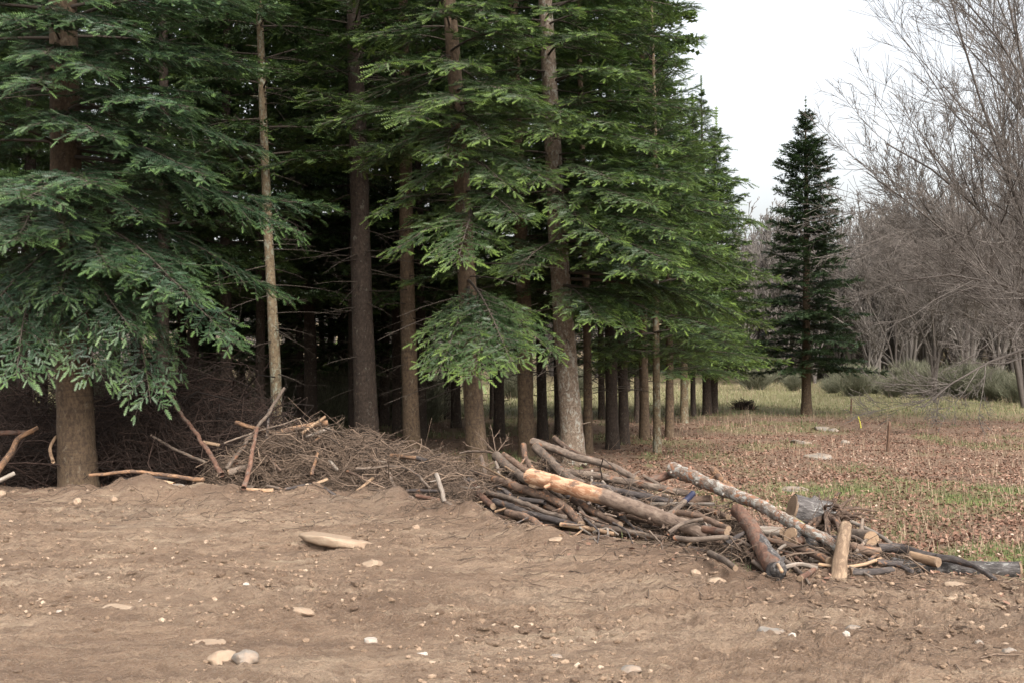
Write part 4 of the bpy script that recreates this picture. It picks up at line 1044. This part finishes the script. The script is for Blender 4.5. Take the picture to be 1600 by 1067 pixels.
# stump with torn roots
o, pth, rr = wood([(1237, 794), (1260, 800, .1), (1290, 806, .25)], 44, 52, 'log_pine', 'fat tree stump lying on its side with torn roots and a sawn face turned left', 'stump', dD=.0, ends=[(0, 'end_old')], noise=.08, cat='stump')
rng = np.random.default_rng(33); g = Geo()
c = pth[-1] - pth[0]
tips = [(1371, 797, .3), (1362, 805, .1), (1345, 790, .4), (1330, 783, .3), (1281, 770, .2), (1292, 775, .1), (1306, 782, 0), (1300, 845, -.2), (1325, 830, -.1), (1350, 822, .2), (1338, 812, -.1), (1290, 838, -.3), (1268, 835, -.2), (1318, 800, -.3), (1345, 835, -.2), (1375, 812, .2), (1312, 768, .1), (1335, 775, .2), (1285, 850, -.35), (1310, 858, -.3), (1255, 828, -.3), (1358, 815, .1), (1330, 845, -.1), (1300, 790, -.4)]
for k, (a, b, dd) in enumerate(tips):
    e = P(a, b, surf_D(a, b, .016) + dd) - pth[0]; m = (c + e) / 2 + rng.normal(0, .035, 3) + [0, 0, .03]
    q = smooth_path([c - (e - c) * .15, m, e], 9); q = q + rng.normal(0, .006, q.shape)
    tubes(g, q, np.linspace(.035 if k < 3 or k > 6 else .02, .005, 9), 7, 0, 0, noise=.2, seed=k + 70)
    sub, sr = grow(rng, q[None], np.linspace(.02, .005, 9)[None], 5, .3, (20, 70), .4, 4, 0, .3); tubes(g, sub, sr * .6, 4, 0, 0)
g.build('root', M['log_brown'], o)

# whippy twigs at the left end of the pile
g = Geo(); rng = np.random.default_rng(41)
base = P(775, 708, surf_D(775, 708, .016))
stems = np.array([smooth_path([base, P(a, b, surf_D(770, 700, .016) + rng.normal(0, .2))], 5) for a, b in [(742, 672), (768, 668), (795, 682), (755, 690), (728, 695)]])
tubes(g, stems, np.linspace(.008, .003, 5)[None].repeat(len(stems), 0), 4, .5)
c1, r1 = grow(rng, stems, np.full((len(stems), 5), .006), 6, .3, (20, 60), .5, 4, .05, .15); tubes(g, c1, r1 * .8, 3, .7)
tag(g.build('twig', M['brush'], origin=None), 'spray of bare whippy twigs sticking up at the left end of the log pile', 'twig')

# sticks on and around the brush heaps
GB = 'branches and sticks on the brush heaps'
B = [
 ([(244, 590), (286, 670), (316, 715), (344, 759)], 4, 8, 'log_red', 'long reddish stick leaning diagonally against the dark brush heap', 'stick', -.5),
 ([(402, 668), (390, 728), (377, 766)], 6, 8, 'log_red', 'orange red stick propped upright at the left of the twig heap', 'stick', -.5),
 ([(377, 764), (371, 785)], 3, 2, 'wood_silver', 'thin pale twig end stuck in the dirt under the orange red stick', 'stick', -.4),
 ([(444, 606), (402, 664), (352, 727)], 5, 7, 'log_grey', 'grey stick rising up to the right past the slender pale trunk', 'stick', -.1),
 ([(350, 692), (396, 674), (456, 655), (470, 650)], 3, 2, 'log_grey', 'thin grey switch bending over the top of the orange red stick', 'stick', -.3),
 ([(368, 660), (415, 673), (465, 679)], 7, 6, 'wood_orange', 'orange branch lying level on the crest left of the twig heap', 'branch', 0),
 ([(440, 674), (495, 663), (512, 661)], 8, 9, 'wood_orange', 'pale orange branch overlapping the level one on the crest', 'branch', .1),
 ([(508, 651), (472, 677)], 5, 5, 'wood_tan', 'short tan stick pointing up on the crest of the twig heap', 'stick', -.1),
 ([(515, 669), (478, 682)], 5, 4, 'wood_silver', 'grey stick under the short tan one on the crest', 'stick', -.05),
 ([(140, 742), (200, 737), (275, 744), (323, 750)], 5, 7, 'wood_orange', 'long tan branch lying on the bank right of the big left trunk', 'branch', -.15),
 ([(234, 748), (272, 756)], 6, 8, 'wood_pale', 'cream split piece under the long tan branch', 'stick', -.1),
 ([(236, 680), (270, 700), (318, 722)], 4, 5, 'log_grey', 'grey brown branch slanting behind the long reddish stick', 'branch', .1),
 ([(318, 691), (343, 695)], 6, 5, 'wood_pale', 'short branch with a pale cut end poking out of the dark heap', 'branch', 0),
 ([(356, 738), (388, 729)], 12, 11, 'log_grey', 'sawn log end showing at the left foot of the twig heap', 'log', -.1),
 ([(362, 727), (392, 716)], 9, 8, 'log_red', 'reddish log just above the sawn log end', 'log', 0),
 ([(-6, 738), (20, 704), (28, 688), (58, 671)], 11, 7, 'wood_orange', 'bent tan branch rising from the left border', 'branch', -.4),
 ([(83, 721), (79, 698), (88, 682)], 6, 5, 'wood_tan', 'short tan stick standing left of the big trunk', 'stick', -.3),
 ([(-5, 677), (52, 675)], 9, 7, 'log_red', 'reddish branch lying level at the left border', 'branch', 0),
 ([(-5, 752), (22, 739)], 8, 7, 'wood_silver', 'grey stick on the bank in the left corner', 'stick', -.2),
 ([(382, 762), (399, 776)], 11, 9, 'log_grey', 'stubby grey log at the foot of the orange red stick', 'log', -.2),
 ([(496, 708), (487, 741)], 5, 6, 'wood_orange', 'orange chip of wood standing in the front of the twig heap', 'stick', -.15),
 ([(512, 748), (481, 759)], 5, 4, 'wood_pale', 'cream stick low on the front of the twig heap', 'stick', -.15),
 ([(583, 746), (558, 770)], 5, 5, 'wood_tan', 'tan stick slanting down beside the white stone', 'stick', -.15),
 ([(612, 711), (650, 715)], 7, 6, 'wood_orange', 'orange stick lying on the right shoulder of the twig heap', 'stick', 0),
 ([(650, 715), (668, 720)], 8, 6, 'log_dark', 'dark burnt piece touching the orange stick', 'stick', .05),
 ([(607, 736), (622, 770), (644, 792)], 5, 6, 'log_grey', 'grey branch sliding off the right front of the twig heap', 'branch', -.2),
 ([(682, 741), (696, 787)], 8, 7, 'wood_silver', 'silver grey piece standing between the two heaps', 'branch', -.3),
 ([(628, 771), (690, 767)], 6, 5, 'log_dark', 'dark branch lying level at the right foot of the twig heap', 'branch', -.25),
 ([(556, 731), (605, 729), (642, 738), (671, 767)], 4, 4, 'log_grey', 'thin bough bowed in an arc over the right of the twig heap', 'branch', -.2),
 ([(571, 718), (604, 722)], 5, 4, 'log_grey', 'short dark grey stick above the bowed bough', 'stick', -.1),
 ([(445, 766), (495, 765), (527, 777)], 5, 5, 'log_dark', 'dark branch hugging the dirt at the foot of the twig heap', 'branch', -.2),
 ([(515, 720), (527, 733)], 6, 5, 'wood_silver', 'small grey chunk in the middle of the twig heap', 'stick', -.1),
 ([(502, 682), (486, 692)], 5, 4, 'wood_orange', 'small orange splinter near the crest of the twig heap', 'stick', -.1),
 ([(418, 759), (437, 774)], 5, 4, 'log_grey', 'small grey stick at the left foot of the twig heap', 'stick', -.15),
 ([(652, 774), (688, 785)], 7, 6, 'log_red', 'reddish stick by the dirt between the two heaps', 'stick', -.2),
 ([(690, 787), (705, 800)], 6, 5, 'log_grey', 'short grey stick on the dirt at the start of the log pile', 'stick', -.2),
 ([(420, 640), (415, 690)], 4, 5, 'log_dark', 'dark upright stick on top of the left heap', 'stick', .1),
 ([(405, 700), (438, 735)], 5, 4, 'log_brown', 'brown stick buried aslant in the left of the twig heap', 'stick', 0),
 ([(540, 735), (600, 760)], 4, 3, 'log_brown', 'thin brown stick across the front of the twig heap', 'stick', -.1),
 ([(180, 752), (215, 746), (300, 747)], 5, 5, 'log_dark', 'dark branch in the shade just behind the long tan one', 'branch', .1),
 ([(120, 640), (150, 700), (160, 745)], 4, 6, 'log_dark', 'dark stick in the shadow behind the big left trunk', 'stick', 1.2),
]
for pts, w0, w1, mat, lab, nm, dd in B:
    wood(pts, w0, w1, mat, lab, nm, k=.014, dD=dd - (.22 if 400 < pts[0][0] < 700 else 0), ends=[(0, 'end_fresh')] if max(w0, w1) > 7 else None, group=GB)
wood([(381, 823), (394, 818), (412, 820), (427, 825)], 6, 7, 'wood_pale', 'pale curved stick lying alone on the dirt left of the flat slab', 'stick', dD=.0)
wood([(1140, 977), (1156, 972), (1172, 966)], 9, 8, 'log_brown', 'short brown stick lying on the dirt below the right part of the pile', 'stick')
wood([(1047, 1022), (1075, 1030), (1125, 1055)], 3, 2, 'wood_tan', 'thin dry root lying on the dirt near the bottom of the photo', 'stick')
wood([(1062, 1013), (1085, 1035), (1095, 1052)], 2, 2, 'wood_tan', 'thin dry twig crossing the dry root near the bottom', 'stick')

# brush heaps: thousands of twigs in each, one tangled mass
def heap(name, label, pts, n, mat, seed, tl=(.25, .9), zr=(.002, .006), curve=.12, flat=.35):
    """pts: list of (px, py_top, D centre, radius x, radius y)"""
    rng = np.random.default_rng(seed); g = Geo(); per = n // len(pts)
    for (px, py, D, rx, ry) in pts:
        c = P(px, py, D); base = gh(c[0], D); H = c[2] - base
        a = rng.uniform(0, 6.28, per); q = np.sqrt(rng.uniform(0, 1, per))
        x = c[0] + np.cos(a) * q * rx; y = D + np.sin(a) * q * ry
        top = H * (1 - q ** 2.2)
        z = base + top * rng.uniform(0, 1, per) ** .45 + .02
        az = rng.uniform(0, 6.28, per); az = np.where(rng.uniform(0, 1, per) < .6, rng.normal(0, .6, per) + np.where(rng.uniform(0, 1, per) < .5, 0, math.pi), az)
        slope = rng.normal(0, flat, per) - .6 * top * 0
        d = nrm(np.stack([np.cos(az), np.sin(az), slope], 1)); ln = rng.uniform(tl[0], tl[1], per) ** 1.2
        s = np.linspace(-.5, .5, 5)[None, :, None]
        bd = rng.normal(0, curve, (per, 1, 3)) * (1 - 4 * s ** 2) * ln[:, None, None]
        pth = np.stack([x, y, z], 1)[:, None] + d[:, None] * ln[:, None, None] * s + bd + rng.normal(0, .01, (per, 5, 3))
        gz = ground_h(pth[..., 0], pth[..., 1], False) + .005
        pth[..., 2] = np.maximum(pth[..., 2], gz)
        r = zr[0] + (zr[1] - zr[0]) * rng.uniform(0, 1, per) ** 2.5
        tubes(g, pth, r[:, None] * np.linspace(1, .5, 5)[None], 4, rng.uniform(0, 1, per), 0)
        k = rng.random(per) < .35
        c1, r1 = grow(rng, pth[k], np.full((k.sum(), 5), .004), 3, .2, (20, 55), .4, 3, .03, .1); c1[..., 2] = np.maximum(c1[..., 2], ground_h(c1[..., 0], c1[..., 1], False))
        tubes(g, c1, np.full(r1.shape, .0022), 3, rng.uniform(0, 1, len(c1)), 0)
    return tag(g.build(name, M[mat]), label, 'brush heap', kind='stuff')
heap('brush', 'low heap of brown twigs between the slanting sticks and the log pile', [(430, 690, 14.6, .75, .9), (480, 678, 14.8, .8, 1.0), (540, 685, 14.6, .8, 1.0), (600, 705, 14.3, .7, .9), (650, 728, 13.9, .7, .8), (700, 748, 13.3, .6, .7)], 12000, 'brush', 1, (.2, .9), (.0022, .011), .2)
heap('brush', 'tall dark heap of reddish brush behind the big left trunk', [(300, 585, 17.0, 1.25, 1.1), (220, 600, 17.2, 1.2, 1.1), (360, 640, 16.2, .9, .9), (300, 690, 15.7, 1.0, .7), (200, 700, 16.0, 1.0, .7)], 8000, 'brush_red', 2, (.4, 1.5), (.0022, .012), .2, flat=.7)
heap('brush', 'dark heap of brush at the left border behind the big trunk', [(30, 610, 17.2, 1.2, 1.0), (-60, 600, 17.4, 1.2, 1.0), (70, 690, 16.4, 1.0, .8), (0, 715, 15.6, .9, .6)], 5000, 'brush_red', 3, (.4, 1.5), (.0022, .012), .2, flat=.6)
heap('brush', 'fine broken twigs caught under and between the logs of the long pile', [(a, b, surf_D(a, b, .016) + .12, .6, .6) for a, b in [(745, 765), (790, 740), (850, 722), (900, 742), (960, 765), (1040, 790), (1110, 815)]] + [(a, b, surf_D(a, b, .016) + .2, .45, .35) for a, b in [(1180, 866), (1260, 872), (1340, 882)]], 11000, 'brush', 4, (.12, .6), (.0018, .009), .2)
g = Geo(); n = 1500; rng = np.random.default_rng(88)
x = rng.uniform(-7, 4.5, n); y = np.interp(x, EX, EY) - rng.uniform(0, 1, n) ** 2 * 2.6; L_ = rng.uniform(.03, .28, n); a = rng.uniform(0, 6.28, n)
q = np.linspace(-.5, .5, 4)[None, :, None]
pth = np.stack([x, y, 0 * x], 1)[:, None] + np.stack([np.cos(a), np.sin(a), 0 * a], 1)[:, None] * L_[:, None, None] * q + rng.normal(0, .008, (n, 4, 3))
pth[..., 2] = ground_h(pth[..., 0], pth[..., 1]) + .004 + np.abs(rng.normal(0, .008, (n, 4)))
tubes(g, pth, rng.uniform(.0012, .0045, n)[:, None] * np.ones((1, 4)), 4, rng.uniform(.2, 1, n), 0)
tag(g.build('debris', M['brush']), 'broken twig bits littering the dirt along the foot of the heaps', 'debris', kind='stuff')
# thicker branches buried inside the log pile
rng = np.random.default_rng(77)
for k in range(120):
    px = rng.uniform(745, 1130); fy = np.interp(px, FX, FY); top = np.interp(px, [740, 830, 900, 1000, 1130], [722, 696, 712, 750, 792])
    py = rng.uniform(top + 12, fy - 8); l = rng.uniform(30, 85); sl = rng.normal(.32, .28)
    wood([(px - l / 2, py - l * sl / 2), (px, py + rng.normal(0, 3)), (px + l / 2, py + l * sl / 2)], rng.uniform(5, 10), rng.uniform(4, 8), ['log_grey', 'log_brown', 'log_dark', 'log_brown'][k % 4],
         'brown branch buried among the others inside the long log pile', 'branch', dD=rng.uniform(.08, .4), group='branches buried inside the log pile')
for k in range(46):
    px = rng.uniform(700, 1150); fy = np.interp(px, FX, FY); top = np.interp(px, [700, 830, 900, 1000, 1130], [735, 715, 735, 775, 805])
    py = rng.uniform(top + 5, fy - 3); l = rng.uniform(14, 48); a = rng.normal(.3, .7)
    wood([(px - l / 2, py - l * math.sin(a) / 2), (px, py + rng.normal(0, 4)), (px + l / 2 * math.cos(a), py + l * math.sin(a) / 2)], rng.uniform(3, 5), rng.uniform(1.5, 3), ['log_grey', 'log_brown', 'log_dark', 'wood_silver', 'wood_tan'][k % 5],
         'thin broken stick strewn loose over the long log pile', 'stick', dD=rng.uniform(-.25, .05), group='thin sticks strewn over the log pile')

for k in range(34):
    px = rng.uniform(1150, 1400); fy = np.interp(px, FX, FY); top = np.interp(px, [1150, 1230, 1310, 1400], [815, 830, 820, 862])
    py = rng.uniform(top + 4, fy - 4); l = rng.uniform(18, 60); a = rng.normal(.15, .5)
    wood([(px - l / 2, py - l * math.sin(a) / 2), (px, py + rng.normal(0, 4)), (px + l / 2 * math.cos(a), py + l * math.sin(a) / 2)], rng.uniform(4, 11), rng.uniform(3, 7), ['log_brown', 'log_grey', 'wood_silver', 'log_dark', 'log_red'][k % 5],
         'broken piece of branch heaped around the stump and the upright post', 'branch', dD=rng.uniform(-.3, .05), group='broken branches around the stump')

# ------------------------------------------------------------------ stakes and marker
def on_ground(px, py):
    D = 20.0
    for _ in range(60):
        p = P(px, py, D); D = max(5, min(80, D + (p[2] - gh(p[0], D)) * F_PX / (py - HORIZON) * .6))
    return D
def stake(px0, py0, px1, py1, w, mat, label, cat):
    D = on_ground(px0, py0); a = P(px0, py0, D); b = P(px1, py1, D); r = w / 2 * D / F_PX
    g = Geo(); q = smooth_path([a - [0, 0, .1], (a + b) / 2 + [.01, 0, 0], b], 9); tubes(g, q, np.full(9, r) * np.linspace(1.1, .85, 9), 8, 0, 0, caps=True, noise=.08, seed=int(px0))
    tag(g.build('stake', M[mat], origin=a), label, cat)
stake(1386, 706, 1390, 658, 5.5, 'stake', 'brown wooden stake standing in the leaves of the meadow', 'stake')
stake(1329, 646, 1330, 622, 3, 'stake', 'thin dark stake farther back on the meadow', 'stake')
stake(1346, 669, 1340, 648, 2.2, 'yellow', 'thin yellow marker rod leaning in the meadow', 'marker')
# clump of deadwood by the edge of the wood
D = on_ground(1160, 640); c = P(1160, 638, D)
heap('brush', 'small dark clump of dead twigs and roots at the end of the wood', [(1162, 630, D, .35, .3)], 260, 'brush_red', 6, (.2, .7), (.006, .02), flat=1.2)

print('objects', len(bpy.data.objects), 'unique verts', sum(len(m.vertices) for m in bpy.data.meshes))
